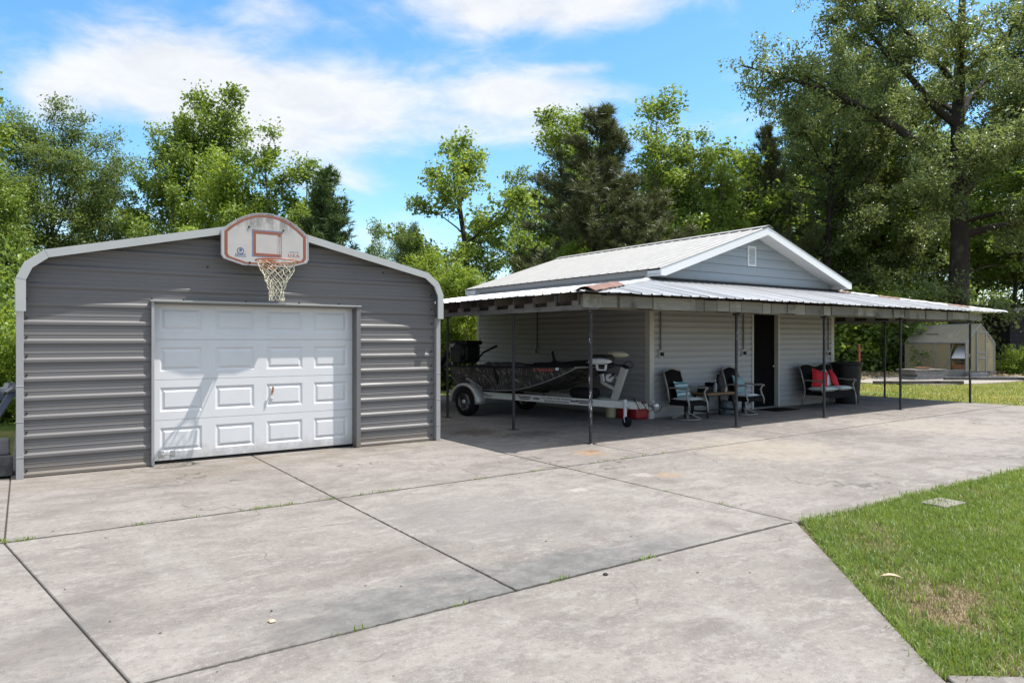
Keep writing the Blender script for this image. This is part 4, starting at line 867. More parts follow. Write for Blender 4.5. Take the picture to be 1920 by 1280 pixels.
def trailer():
    root = thing('boat_trailer', 'pale metal boat trailer with lettered frame rails, mudguards and a tongue jack', 'boat trailer', BO, BRZ)
    zr = .40; h = .13
    for s in (-1, 1):
        r = MB(); r.bar((.05, s*.64, zr + .05), (3.78, s*.06, zr), .05, h); r.bar((.08, s*.64, zr + .05), (-.75, s*.64, zr + .06), .05, h); rail = r.build('frame_rail', MAT['alu'], root)
        if s < 0:
            def rl(t): return Vector((.05 + 3.73 * t, -.64 + .58 * t, zr + .05 - .05 * t))
            dv = (rl(1) - rl(0)).normalized(); nv = Vector((dv.y, -dv.x, 0)).normalized()
            def RM(t, dz=0): return Matrix.Translation(rl(t) + nv * .0265 + Vector((0, 0, dz))) @ Matrix(((dv.x, 0, nv.x, 0), (dv.y, 0, nv.y, 0), (dv.z, 1, nv.z, 0), (0, 0, 0, 1)))
            text_mesh('lettering', 'COOPER RIVER MARINE', .066, MAT['black'], rail, RM(.53, .022), .0004, sx=1.0)
            text_mesh('lettering', 'Wesco', .075, MAT['black'], rail, RM(.075, -.005), .0004)
            q = MB(); rng = random.Random(2); x = -.28
            while x < .28:
                w = rng.uniform(.012, .03); M = RM(.53, -.032); q.add([M @ Vector(v) for v in ((x, -.016, 0), (x + w, -.016, 0), (x + w, .016, 0), (x, .016, 0))], [(0, 1, 2, 3)]); x += w + .012
            o = q.build('small_print', MAT['conduit'], rail); o['kind'] = 'stuff'
            for t0, t1 in ((.29, .375), (.66, .76)):
                q = MB(); L = (rl(t1) - rl(t0)).length / 2; M = RM((t0 + t1) / 2)
                for dz, k in ((.018, 1), (-.02, .8)): q.add([M @ Vector(v) for v in ((-L*k, dz - .011, 0), (L*k, dz - .011, 0), (L*k - .05, dz + .011, 0), (-L*k - .05, dz + .011, 0))], [(0, 1, 2, 3)])
                o = q.build('stripe_decal', MAT['black'], rail)
            for t in (.405, .64):
                q = MB(); M = RM(t)
                for i in range(5):
                    a = i * .028 - .07; q.add([M @ Vector(v) for v in ((a, -.03 + .012*(i % 2), 0), (a + .04, -.0 , 0), (a + .02, .03 - .01*(i % 2), 0), (a - .01, .008, 0))], [(0, 1, 2, 3)])
                q.build('emblem', MAT['conduit'], rail)
    MB().box(-.06, .04, -.86, .86, .30, .37).build('axle', MAT['galv'], root)
    for x, w in ((1.0, .48), (2.2, .30)): MB().box(x - .03, x + .03, -w, w, zr + .0, zr + .06).build('cross_member', MAT['galv'], root)
    for s in (-1, 1):
        b = MB(); b.box(-.7, 1.15, s*.42 - .045, s*.42 + .045, .49, .545); b.build('bunk', MAT['rubber'], root)
        for x in (-.5, .95): MB().box(x - .03, x + .03, s*.42 - .03, s*.42 + .03, .42, .49).build('bunk_bracket', MAT['galv'], root)
        # guide bracket standing up beside the hull
        b = MB(); b.bar((.22, s*.70, .42), (.22, s*.74, .60), .05, .03, (1, 0, 0)); b.bar((.22, s*.74, .60), (-.10, s*.86, .80), .05, .03, (1, 0, 0)); b.build('guide_bracket', MAT['galv'], root)
        # wheel
        wy = s * .93; t = MB(); t.lathe([(.185, -.10), (.255, -.108), (.298, -.085), (.312, -.05), (.312, .05), (.298, .085), (.255, .108), (.185, .10)], (0, wy, .312), 40, 'y')
        wh = t.build('wheel', MAT['rubber'], root, smooth=True)
        r = MB(); sg = s
        r.lathe([(.185, -.10), (.19, .10)], (0, wy, .312), 32, 'y'); r.lathe([(.19, .098), (.165, .085), (.16, .03)], (0, wy, .312), 32, 'y')
        for k in range(5):
            a = 2*math.pi*k/5 + .3
            for da in (-.16, .16):
                p0 = Vector((math.cos(a + da*.4)*.03, 0, math.sin(a + da*.4)*.03)); p1 = Vector((math.cos(a + da)*.175, 0, math.sin(a + da)*.175))
                r.bar((p0.x, wy + .075, .312 + p0.z), (p1.x, wy + .085, .312 + p1.z), .026, .03, (0, 1, 0))
        r.lathe([(.05, .06), (.05, .095), (.035, .12), (0, .125)], (0, wy, .312), 18, 'y')
        if s < 0:
            for i, v in enumerate(r.v): r.v[i] = (v[0], wy - (v[1] - wy), v[2])
        r.build('rim', MAT['chrome'], wh)
        d = MB(); d.lathe([(0, 0), (.18, 0)], (0, wy, .312), 24, 'y'); d.build('hub', MAT['black'], wh)
        # mudguard
        vs = []; N = 18
        for i in range(N + 1):
            a = R(-8) + R(196) * i / N
            for r_, y_ in ((.36, wy - s*.13), (.385, wy - s*.12), (.39, wy), (.385, wy + s*.12), (.33, wy + s*.128)): vs.append((math.cos(a)*r_*1.12, y_, .32 + max(math.sin(a), -.12)*r_))
        b = MB(); b.add(vs, [(5*i + k, 5*i + k + 1, 5*i + k + 6, 5*i + k + 5) for i in range(N) for k in range(4)]); o = b.build('mudguard', MAT['galv'], root, smooth=True)
        m = o.modifiers.new('thickness', 'SOLIDIFY'); m.thickness = .006
        MB().bar((.40, s*.80, .42), (.18, s*.66, .44), .05, .06).build('mudguard_bracket', MAT['galv'], root)
    # winch post, winch, bow stop
    MB().bar((3.20, 0, .46), (3.46, 0, 1.12), .09, .12, (1, 0, 0)).build('winch_post', MAT['galv'], root)
    MB().bar((3.455, 0, 1.105), (3.472, 0, 1.148), .10, .13, (1, 0, 0)).build('post_cap', MAT['rubber'], root)
    b = MB(); b.bar((3.29, 0, .66), (2.94, 0, .80), .06, .06); b.bar((2.94, 0, .78), (2.90, 0, 1.0), .06, .05, (0, 1, 0)); b.build('bow_stop', MAT['galv'], root)
    MB().lathe([(0, -.06), (.045, -.06), (.055, 0), (.045, .06), (0, .06)], (2.90, 0, 1.01), 14, 'y').build('bow_roller', MAT['rubber'], root)
    b = MB(); b.lathe([(.0, -.055), (.085, -.055), (.085, -.045), (.04, -.04), (.04, .04), (.085, .045), (.085, .055), (0, .055)], (3.14, 0, .90), 20, 'y'); wn = b.build('winch', MAT['steel'], root)
    b = MB(); b.lathe([(.0, -.075), (.075, -.075), (.078, -.06), (0, -.06)], (3.13, 0, .90), 18, 'y', 1.0, 1.0); b.build('winch_cover', MAT['bone'], wn)
    b = MB(); b.bar((3.14, -.08, .90), (3.27, -.085, .98), .014, .022); b.tube([(3.27, -.085, .98), (3.27, -.15, .98)], .014, 8); b.build('winch_handle', MAT['black'], wn)
    MB().tube([(3.14, 0, .95), (2.95, 0, 1.02), (2.80, 0, 1.0)], .01, 6).build('winch_strap', MAT['black'], wn)
    # tongue, coupler, jack, wiring, safety chain
    MB().bar((3.55, 0, zr), (4.0, 0, zr), .10, .09).build('tongue', MAT['alu'], root)
    b = MB(); b.bar((3.94, 0, zr + .015), (4.14, 0, zr + .015), .085, .075); b.lathe([(0, -.05), (.05, -.05), (.062, 0), (.05, .045), (0, .05)], (4.14, 0, zr + .015), 14); b.build('coupler', MAT['steel'], root, bevel=.008)
    b = MB(); b.bar((3.98, 0, zr + .06), (4.10, 0, zr + .10), .02, .03); b.build('coupler_latch', MAT['steel'], root)
    b = MB(); b.tube([(3.60, -.20, .20), (3.60, -.20, .52)], .03, 10); b.tube([(3.60, -.20, .10), (3.60, -.20, .24)], .022, 10); b.bar((3.60, -.22, .41), (3.60, -.05, .41), .07, .05); jk = b.build('tongue_jack', MAT['bone'], root)
    b = MB(); b.bar((3.585, -.20, .21), (3.61, -.20, .09), .06, .012, (1, 0, 0)); b.build('wheel_fork', MAT['bone'], jk)
    b = MB(); b.lathe([(.02, -.022), (.085, -.024), (.10, -.012), (.10, .012), (.085, .024), (.02, .022)], (3.64, -.20, .10), 24, 'y'); b.build('jack_wheel', MAT['rubber'], jk, smooth=True)
    for k, (x, dz) in enumerate(((3.70, .03), (3.86, -.04), (4.02, -.1))):
        MB().tube([(x, -.05, zr + .06), (x + .04, -.12, zr + .12 + dz), (x + .12, -.13, zr + .03), (x + .17, -.1, zr - .10), (x + .24, -.06, zr - .06), (x + .26, 0, zr + .02)], .008, 6).build('wiring', MAT['black'], root)
    # spare wheel lying on the rails under the bow
    b = MB(); b.lathe([(.12, -.09), (.25, -.095), (.30, -.05), (.305, 0), (.30, .05), (.25, .095), (.12, .09)], (2.50, -.02, .575), 32); b.build('spare_wheel', MAT['rubber'], root, smooth=True)
    MB().box(-.80, -.70, -.75, .75, .42, .52).build('rear_cross_member', MAT['galv'], root)
boat(); trailer()
def cans():
    g = None
    a = thing('fuel_can', 'red fuel can with yellow label beside the building corner board', 'fuel can', (10.36, 10.78, 0))
    MB().box(-.13, .13, -.10, .10, 0, .30).build('can_body', MAT['red'], a, bevel=.03); MB().box(-.11, -.01, -.104, -.1005, .14, .28).build('label', MAT['yellow'], a); MB().tube([(-.1, 0, .30), (-.08, 0, .345), (.05, 0, .345), (.07, 0, .30)], .014, 8).build('handle', MAT['red'], a); MB().lathe([(.03, .29), (.03, .33), (.0, .33)], (.09, 0, 0), 12).build('cap', MAT['bone'], a)
    b = thing('fuel_can', 'wide red fuel can without a label, right of the labelled can', 'fuel can', (10.52, 10.50, 0))
    MB().box(-.20, .20, -.10, .10, 0, .30).build('can_body', MAT['red'], b, bevel=.045); MB().tube([(-.1, 0, .29), (-.08, 0, .35), (.08, 0, .35), (.1, 0, .29)], .014, 8).build('handle', MAT['red'], b); MB().lathe([(.03, .28), (.03, .34), (.0, .34)], (.16, 0, 0), 12).build('cap', MAT['black'], b)
    c = thing('plastic_jug', 'cream plastic jug standing left of the red fuel cans', 'jug', (10.22, 11.05, 0))
    MB().lathe([(0, 0), (.10, 0), (.115, .02), (.115, .22), (.09, .28), (.03, .32), (0, .32)], (0, 0, 0), 18).build('jug_body', MAT['creamjug'], c, smooth=False); MB().lathe([(.028, .32), (.028, .36), (0, .36)], (0, 0, 0), 12).build('cap', MAT['bone'], c)
cans()

# ------------------------------------------------------------------ porch furniture
def pillow(name, label, mat, w, h, th, M, cat='pillow', nb=8, group=None):
    b = MB(); n = nb; vs = []
    for s in (1, -1):
        for j in range(n + 1):
            for i in range(n + 1):
                u, v = 2*i/n - 1, 2*j/n - 1
                k = max(0, (1 - u**4)) ** .6 * max(0, (1 - v**4)) ** .6
                pin = 1 - .10 * (1 - abs(u)**2) * abs(v)**3; pin2 = 1 - .10 * (1 - abs(v)**2) * abs(u)**3
                vs.append((u * w/2 * pin2, s * k * th/2, v * h/2 * pin))
    m = (n+1)**2; fs = []
    for o, fl in ((0, 1), (m, 0)):
        for j in range(n):
            for i in range(n):
                q = [o + j*(n+1) + i, o + j*(n+1) + i + 1, o + (j+1)*(n+1) + i + 1, o + (j+1)*(n+1) + i]; fs.append(q[::-1] if fl else q)
    b.add(vs, fs); o = b.build(name, mat, None, smooth=True)
    o.matrix_world = M; return tag(o, label, cat, group)
def chair(x, y, rz, label, W=.58, n_seat=1, swivel=True):
    t = thing('patio_chair' if swivel else 'loveseat', label, 'chair' if swivel else 'loveseat', (x, y, 0), rz)
    D = .56; hw = W / 2; zs = .40
    # local: -y is the front
    for s in (-1, 1):
        b = MB(); b.tube([(s*hw, .20, zs - .04), (s*(hw + .005), .24, .62), (s*(hw + .0), .30, .82), (s*(hw - .015), .36, .98)], [.018, .018, .017, .016], 8); b.build('back_post', MAT['bronze'], t, smooth=True)
        b = MB(); b.tube([(s*hw, .27, .645), (s*(hw + .02), .10, .66), (s*(hw + .03), -.10, .645), (s*(hw + .03), -.25, .655), (s*(hw + .03), -.31, .635)], [.015, .017, .02, .024, .02], 8); b.build('armrest', MAT['bronze'], t, smooth=True)
        if swivel: pts = [(s*(hw + .03), -.28, .64), (s*(hw + .015), -.235, .56), (s*(hw + .02), -.255, .46), (s*(hw + .03), -.30, .36), (s*(hw + .025), -.31, .24)]
        else: pts = [(s*(hw + .03), -.28, .64), (s*(hw + .015), -.235, .54), (s*(hw + .02), -.26, .42), (s*(hw + .03), -.30, .25), (s*(hw + .03), -.32, 0)]
        b = MB(); b.tube(pts, [.018, .018, .019, .018, .017], 8); b.build('arm_support' if swivel else 'leg', MAT['bronze'], t, smooth=True)
        if not swivel:
            b = MB(); b.tube([(s*hw, .20, zs), (s*hw, .23, .25), (s*hw, .31, 0)], .017, 8); b.build('leg', MAT['bronze'], t, smooth=True)
    N = 12
    top = lambda u: .98 + (.055 * (math.cos(u * math.pi) * .5 + .5) if swivel else (.055 * (.5 - .5 * math.cos(min(1, abs(u)*1.6) * math.pi * 1.25)) if abs(u) < .82 else .055 * max(0, (1 - abs(u))/.18) * .9))
    b = MB(); b.tube([((2*i/N - 1) * (hw - .01), .36 + .01, top(2*i/N - 1)) for i in range(N + 1)], .017, 8); b.build('top_rail', MAT['bronze'], t, smooth=True)
    b = MB(); vs = []
    for i in range(N + 1):
        u = 2*i/N - 1
        for f in (0, .5, 1): z = (zs - .02) + (top(u) - .01 - zs + .02) * f; vs.append((u * (hw - .012), .215 + .145 * f ** 1.4 + .02 * (1 - u*u), z))
    b.add(vs, [(3*i + k, 3*i + k + 1, 3*i + k + 4, 3*i + k + 3) for i in range(N) for k in range(2)]); o = b.build('backrest', MAT['sling'], t, smooth=True); m = o.modifiers.new('thickness', 'SOLIDIFY'); m.thickness = .02
    b = MB(); b.box(-hw + .01, hw - .01, -.30, .22, zs - .10, zs - .01); b.build('seat', MAT['sling'], t, bevel=.02)
    b = MB(); vs = [((2*i/N - 1) * (hw - .01), -.302, z) for i in range(N + 1) for z in (zs - .01, zs - .13 - .04 * math.cos((2*i/N - 1) * math.pi / 2) * (-1 if swivel else 1) - .0)]
    b.add(vs, [(2*i, 2*i+1, 2*i+3, 2*i+2) for i in range(N)]); o = b.build('apron', MAT['sling'], t); m = o.modifiers.new('thickness', 'SOLIDIFY'); m.thickness = .012
    if swivel:
        b = MB(); b.tube([(0, 0, .05), (0, 0, .32)], .04, 12); b.build('swivel_post', MAT['black'], t)
        b = MB(); b.tube([(.29*math.cos(a), .29*math.sin(a), .018) for a in [2*math.pi*k/28 for k in range(29)]], .015, 8, cap=False)
        for k in range(4): a = math.pi/4 + k * math.pi/2; b.bar((.29*math.cos(a), .29*math.sin(a), .025), (0, 0, .16), .03, .02)
        b.build('swivel_base', MAT['bronze'], t)
    return t
def porch_things():
    rot = lambda x, y, z, rz=0, rx=0, ry=0: Matrix.Translation((x, y, z)) @ Matrix.Rotation(rz, 4, 'Z') @ Matrix.Rotation(ry, 4, 'Y') @ Matrix.Rotation(rx, 4, 'X')
    c1 = (11.22, 9.88); c2 = (13.06, 9.86)
    chair(*c1, R(6), 'black swivel patio chair at the building corner, holding the striped pillow')
    chair(*c2, R(5), 'black swivel patio chair beside the open door, holding the plain teal pillow')
    pillow('seat_cushion', 'flat pale floral cushion on the chair with the striped pillow', MAT['floral'], .52, .50, .07, rot(c1[0], c1[1] - .04, .425, R(6), R(90)), 'cushion')
    pillow('seat_cushion', 'flat pale floral cushion on the chair with the plain teal pillow', MAT['whitefab'], .52, .50, .07, rot(c2[0], c2[1] - .04, .425, R(5), R(90)), 'cushion')
    pillow('throw_pillow', 'striped teal and white pillow on the chair at the corner', MAT['stripe'], .44, .36, .13, rot(c1[0] + .02, c1[1] + .12, .61, R(4), R(-18)), 'pillow')
    pillow('throw_pillow', 'plain pale teal pillow on the chair by the door', MAT['teal'], .42, .42, .14, rot(c2[0] + .02, c2[1] + .13, .64, R(8), R(-20), R(8)), 'pillow')
    MB().tube([(11.50, 9.62, .40), (11.53, 9.58, .36), (11.535, 9.57, .2), (11.54, 9.58, .16)], .006, 6).build('cushion_tie', MAT['whitefab'], None)
    tag(bpy.data.objects['cushion_tie'], 'white cushion tie hanging from the corner chair seat', 'cushion tie')
    # side table and what stands on it
    t = thing('side_table', 'brown wooden side table on dark splayed legs between the two chairs', 'table', (12.14, 9.92, 0))
    MB().box(-.47, .47, -.24, .24, .485, .525).build('tabletop', MAT['tabletop'], t, bevel=.004)
    MB().box(-.44, .44, -.21, .21, .455, .485).build('table_frame', MAT['tabledark'], t)
    for sx in (-1, 1):
        for sy in (-1, 1): MB().bar((sx*.40, sy*.18, .46), (sx*.47, sy*.22, 0), .04, .055).build('leg', MAT['tabledark'], t)
        MB().bar((sx*.44, -.2, .14), (sx*.44, .2, .14), .03, .03).build('stretcher', MAT['tabledark'], t)
    MB().bar((-.44, 0, .14), (.44, 0, .14), .03, .03).build('stretcher', MAT['tabledark'], t)
    T = .525
    b = thing('tray_box', 'black open box on the side table behind the clear bottle', 'box', (12.02, 9.99, T)); MB().box(-.20, .20, -.11, .11, 0, .13).build('box_body', MAT['black'], b, bevel=.01); MB().box(.02, .16, -.10, .09, .13, .20).build('box_insert', MAT['dark'], b)
    b = thing('clear_bottle', 'small clear plastic bottle standing on the side table', 'bottle', (12.08, 9.83, T)); MB().lathe([(0, 0), (.035, 0), (.037, .02), (.037, .16), (.015, .21), (.014, .24), (0, .24)], (0, 0, 0), 16).build('bottle_body', MAT['glass'], b, smooth=True); MB().lathe([(.016, .24), (.016, .265), (0, .265)], (0, 0, 0), 10).build('cap', MAT['bone'], b)
    b = thing('black_bottle', 'tall black bottle with a handle, tallest thing on the side table', 'bottle', (12.36, 9.98, T)); MB().lathe([(0, 0), (.065, 0), (.07, .02), (.07, .22), (.035, .30), (.03, .36), (0, .36)], (0, 0, 0), 18).build('bottle_body', MAT['black'], b, smooth=True); MB().tube([(.03, 0, .30), (.07, 0, .36), (.08, 0, .41)], .012, 8).build('handle', MAT['black'], b)
    b = thing('shaker', 'little white shaker at the front edge of the side table', 'shaker', (12.33, 9.76, T)); MB().lathe([(0, 0), (.022, 0), (.02, .07), (.012, .085), (0, .085)], (0, 0, 0), 12).build('shaker_body', MAT['tan'], b); MB().lathe([(.014, .082), (.016, .10), (0, .105)], (0, 0, 0), 10).build('cap', MAT['steel'], b)
    b = thing('bucket', 'blue-grey bucket on the porch floor behind the chair by the door', 'bucket', (12.86, 10.14, 0)); MB().lathe([(0, 0), (.12, 0), (.15, .27), (.157, .27), (.157, .285), (.14, .285), (.115, .02)], (0, 0, 0), 20).build('bucket_body', MAT['bucket'], b); MB().tube([(-.155, 0, .26), (-.12, -.1, .2), (0, -.16, .16), (.12, -.1, .2), (.155, 0, .26)], .004, 6).build('handle', MAT['steel'], b)
    o = MB().prism([(-.45, -.28), (.45, -.28), (.45, .26), (-.45, .26)], 'z', 0, .014).build('doormat', MAT['mat'], None, bevel=.004); tag(o, 'flat dark doormat at the foot of the open door', 'doormat', None, (14.55, 10.03, .001))
    # loveseat
    L = (16.28, 9.80)
    chair(*L, R(0), 'metal-framed black wicker loveseat with red and white pillows', W=1.34, swivel=False)
    pillow('seat_cushion', 'left floral cushion on the loveseat, under the left red pillow', MAT['floral'], .66, .52, .12, rot(L[0] - .33, L[1] - .05, .445, R(0), R(90)), 'cushion')
    pillow('seat_cushion', 'right floral cushion on the loveseat, nearest the black bin', MAT['floral'], .66, .52, .12, rot(L[0] + .33, L[1] - .05, .446, R(1), R(90)), 'cushion')
    pillow('throw_pillow', 'red pillow tilted against the left end of the loveseat', MAT['redfab'], .46, .46, .15, rot(L[0] - .40, L[1] - .02, .69, R(-24), R(-14), R(12)), 'pillow')
    pillow('throw_pillow', 'white pillow between the two red pillows on the loveseat', MAT['whitefab'], .44, .44, .13, rot(L[0] - .02, L[1] + .10, .68, R(2), R(-20), R(-12)), 'pillow')
    pillow('throw_pillow', 'red pillow slumped right of the white pillow on the loveseat', MAT['redfab'], .44, .44, .14, rot(L[0] + .30, L[1] + .04, .65, R(10), R(-24), R(30)), 'pillow')
    b = thing('planter_bin', 'large black tapered bin standing right of the loveseat', 'bin', (17.50, 10.02, 0))
    q = MB(); q.lathe([(0, 0), (.30, 0), (.315, .03), (.385, .98), (.42, 1.0), (.425, 1.06), (.39, 1.06), (.36, .9)], (0, 0, 0), 36, 'z', 1.0, .85); q.build('bin_body', MAT['bin'], b, smooth=False)
    q = MB(); q.lathe([(0, .92), (.365, .92)], (0, 0, 0), 24, 'z', 1, .85); q.build('bin_filling', MAT['dark'], b)
porch_things()

# ------------------------------------------------------------------ yard things
def greenhouse():
    a = R(78.0); root = thing('greenhouse', 'small yellowed polycarbonate greenhouse with a pale metal frame', 'greenhouse', (34.75, 14.35, 0), a)
    # local x runs along the long side away from the camera's right, end wall with the door at x=0; y to the left side is outside... width along -y
    L, W, ze, zr, zb = 3.0, 1.95, 1.50, 2.34, .20
    fr = MAT['trim_grey']
    def strip(p, q, w=.045, nm='frame_bar'): MB().bar(p, q, w, w).build(nm, fr, root)
    # y=0 is the long wall seen; y=-W the far wall
    for x in (0, L):
        strip((x, 0, zb), (x, 0, ze)); strip((x, -W, zb), (x, -W, ze)); strip((x, 0, ze), (x, -W/2, zr)); strip((x, -W, ze), (x, -W/2, zr))
    strip((0, 0, ze), (L, 0, ze), .06); strip((0, -W, ze), (L, -W, ze), .06); strip((0, -W/2, zr), (L, -W/2, zr), .06); strip((0, 0, zb), (L, 0, zb)); strip((0, -W, zb), (L, -W, zb)); strip((L, 0, zb), (L, -W, zb))
    for k in (1, 2, 3):
        x = L * k / 4; strip((x, 0, zb), (x, 0, ze), .035); strip((x, 0, ze), (x, -W/2, zr), .03); strip((x, -W, zb), (x, -W, ze), .035)
    strip((L - .45, 0.004, ze), (L - 1.05, .004, zb), .025, 'frame_brace'); strip((.55, .004, ze), (1.0, .004, zb), .025, 'frame_brace')
    def panel(nm, mat, vs): MB().add(vs, [(0, 1, 2, 3)]).build(nm, mat, root).modifiers.new('thickness', 'SOLIDIFY').thickness = .008
    for k in range(4):
        x0, x1 = L * k / 4 + .02, L * (k+1) / 4 - .02
        if k > 0:
            panel('wall_panel', MAT['poly'], [(x0, -.006, .85), (x1, -.006, .85), (x1, -.006, ze - .03), (x0, -.006, ze - .03)])
            panel('wall_panel', MAT['poly'], [(x0, -.012, zb + .02), (x1, -.012, zb + .02), (x1, -.012, .87), (x0, -.012, .87)])
        panel('roof_panel', MAT['polyroof'], [(x0, -.0, ze + .008), (x1, -.0, ze + .008), (x1, -W/2, zr + .008), (x0, -W/2, zr + .008)])
        panel('roof_panel', MAT['polyroof'], [(x0, -W, ze + .008), (x1, -W, ze + .008), (x1, -W/2, zr + .008), (x0, -W/2, zr + .008)])
        panel('wall_panel', MAT['poly'], [(x0, -W + .006, zb + .02), (x1, -W + .006, zb + .02), (x1, -W + .006, ze - .03), (x0, -W + .006, ze - .03)])
    MB().bar((1.62, -.42, 1.88), (2.22, -.42, 1.88), .03, .05).build('vent_rail', MAT['black'], root)
    for x in (0, L):
        MB().add([(x, -.03, zb), (x, -W + .03, zb), (x, -W + .03, ze), (x, -W/2, zr - .02), (x, -.03, ze)], [(0, 1, 2, 3, 4)]).build('end_wall', MAT['poly'], root).modifiers.new('thickness', 'SOLIDIFY').thickness = .008
    d = MB().add([(-.02, -.70, zb), (-.02, -1.30, zb), (-.02, -1.30, 1.98), (-.02, -.70, 1.98)], [(0, 1, 2, 3)]).build('door', MAT['poly'], root); d.modifiers.new('thickness', 'SOLIDIFY').thickness = .01
    for p, q in (((-.03, -.70, zb), (-.03, -.70, 2.0)), ((-.03, -1.30, zb), (-.03, -1.30, 2.0)), ((-.03, -.70, 1.98), (-.03, -1.30, 1.98)), ((-.03, -.70, 1.05), (-.03, -1.30, 1.05)), ((-.03, -.70, .80), (-.03, -1.30, .80))): MB().bar(p, q, .05, .05).build('door_frame', fr, d)
    MB().box(-.05, L + .05, -W - .05, .05, 0.0, zb).build('base_sill', MAT['timber'], root)
    MB().box(.05, .72, -.80, -.10, .62, .66).build('bench_top', MAT['timber'], root)
    MB().box(.08, .70, -.75, -.12, .18, .52).build('bench_box', MAT['rust'], root)
    panel('slipped_panel', MAT['whitefab'], [(.06, -.05, .78), (.72, -.05, .78), (.72, -.5, 1.35), (.06, -.5, 1.35)])
def yard():
    greenhouse()
    # stone fire pit bench
    p = thing('stone_bench', 'low grey block bench with a flat slab top on the gravel', 'stone bench', (*ray_at(1727, 29.2), 0), R(-14))
    b = MB(); rng = random.Random(4)
    for r in range(3):
        x = -.80 + (.12 if r % 2 else 0)
        while x < .78:
            w = min(rng.uniform(.22, .30), .80 - x); b.box(x + .006, x + w - .006, -.38 - rng.uniform(0, .015), .38, r * .115 + .003, r * .115 + .112); x += w
    b.build('block_wall', MAT['stone'], p); MB().box(-.88, .88, -.46, .46, .35, .42).build('slab_top', MAT['timber'], p, bevel=.01)
    o = MB().lathe([(0, 0), (.22, 0), (.30, .06), (.28, .06), (.2, .02)], (0, 0, 0), 18).build('shallow_pan', MAT['rust'], None); x, y = ray_at(1730, 29.3); tag(o, 'rusty shallow pan lying on top of the stone bench', 'pan', None, (x, y, .42))
    for k, (u, Z, L, rz, lab) in enumerate(((1783, 30.4, 1.55, -16, 'long grey timber edging between stone bench and greenhouse base'), (1722, 26.0, 3.4, -32, 'dark landscape timber along the lawn edge of the gravel bed'), (1880, 28.5, 4.6, -38, 'weathered landscape timber lying at the far right of the lawn edge'))):
        x, y = ray_at(u, Z); hgt = .34 if k == 0 else .12
        b = MB(); b.box(-L/2, L/2, -.07, .07, 0, hgt); o = b.build('landscape_timber', MAT['timber'] if k != 1 else MAT['rafter'], None, bevel=.015); tag(o, lab, 'timber', None, (x, y, 0), R(rz))
    # pale pavers at the greenhouse door
    for u, Z, lab in ((1826, 31.0, 'pale block paver left of the greenhouse door'), (1842, 31.1, 'pale block paver directly under the greenhouse door')):
        x, y = ray_at(u, Z); o = MB().box(-.22, .22, -.12, .12, 0, .17).build('block_paver', MAT['stone'], None, bevel=.02); tag(o, lab, 'paver', None, (x, y, 0), R(-25))
    # dark shed at the right edge
    x, y = ray_at(1893, 35.5); s = thing('dark_shed', 'dark grey lap-sided shed half hidden at the right edge', 'shed', (x, y, 0), R(-30))
    b = MB(); z = 0
    while z < 3.0: b.add([(0, -.03, z), (5, -.03, z), (5, -.004, z + .22), (0, -.004, z + .22), (0, 0, z), (5, 0, z)], [(0, 1, 2, 3), (0, 4, 5, 1)]); b.add([(-.03, 0, z), (-.03, 4, z), (-.004, 4, z + .22), (-.004, 0, z + .22), (0, 0, z), (0, 4, z)], [(0, 1, 2, 3), (0, 4, 5, 1)]); z += .22
    b.box(0.002, 5, .005, 4, 0, 3.05); b.build('siding_wall', MAT['shed'], s)
    MB().prism([(-.15, 3.0), (2.5, 3.35), (5.35, 3.0), (5.35, 2.9), (2.5, 3.24), (-.15, 2.9)], 'y', -.3, 4.3).build('roof', MAT['shed'], s)
    # orange stake
    x, y = ray_at(1612, 30); o = MB().tube([(0, 0, 0), (0, .01, .5), (0, .02, 1.42)], .04, 8).build('marker_stake', MAT['orange'], None); tag(o, 'bright orange marker stake standing beyond the black bin', 'stake', None, (x, y, 0))
    # access cover in the lawn, dry leaf, pebble
    o = MB().box(-.19, .19, -.13, .13, 0, .032).build('concrete_cover', MAT['concrete'], None, bevel=.008); tag(o, 'small flat concrete cover set in the lawn beside the driveway', 'cover', None, (7.62, 3.36, -.02), R(-3))
    b = MB(); N = 9; vs = []
    for i in range(N):
        f = i / (N - 1); w = .035 * math.sin(math.pi * min(1, f * .93 + .05)); c = Vector((-.13 + .26 * f, .05 * math.sin(f * 2.6), .035 + .03 * math.sin(f * 3.0)))
        vs += [c + Vector((0, -w, .018)), c + Vector((0, 0, 0)), c + Vector((0, w, .022))]
    b.add(vs, [(3*i + k, 3*i + k + 1, 3*i + k + 4, 3*i + k + 3) for i in range(N - 1) for k in range(2)]); o = b.build('dry_leaf', MAT['dryleaf'], None); o.modifiers.new('thickness', 'SOLIDIFY').thickness = .003; tag(o, 'curled tan dry leaf lying on the front lawn', 'leaf', None, (4.86, 2.47, .004), R(-60)).scale = (.55, .55, .45)
    def pebble(nm, lab, cat, x, y, r, mat, sq=.6):
        b = MB(); rng = random.Random(int(x * 100)); vs = []
        b.lathe([(0, 0), (r*.8, 0), (r, r*sq*.5), (r*.7, r*sq), (0, r*sq*1.1)], (0, 0, 0), 8)
        b.v = [(v[0] * rng.uniform(.75, 1.2), v[1] * rng.uniform(.75, 1.2), v[2] * rng.uniform(.8, 1.2)) for v in b.v]; o = b.build(nm, mat, None); tag(o, lab, cat, None, (x, y, .001))
    pebble('pebble', 'tan pebble lying on the near middle slab of the driveway', 'pebble', 1.19, 3.73 + .45, .022, MAT['dryleaf'])
    pebble('dirt_clod', 'dark dirt clod beside the slab joint at the driveway middle', 'dirt clod', 3.35, 3.68, .02, MAT['joint'])
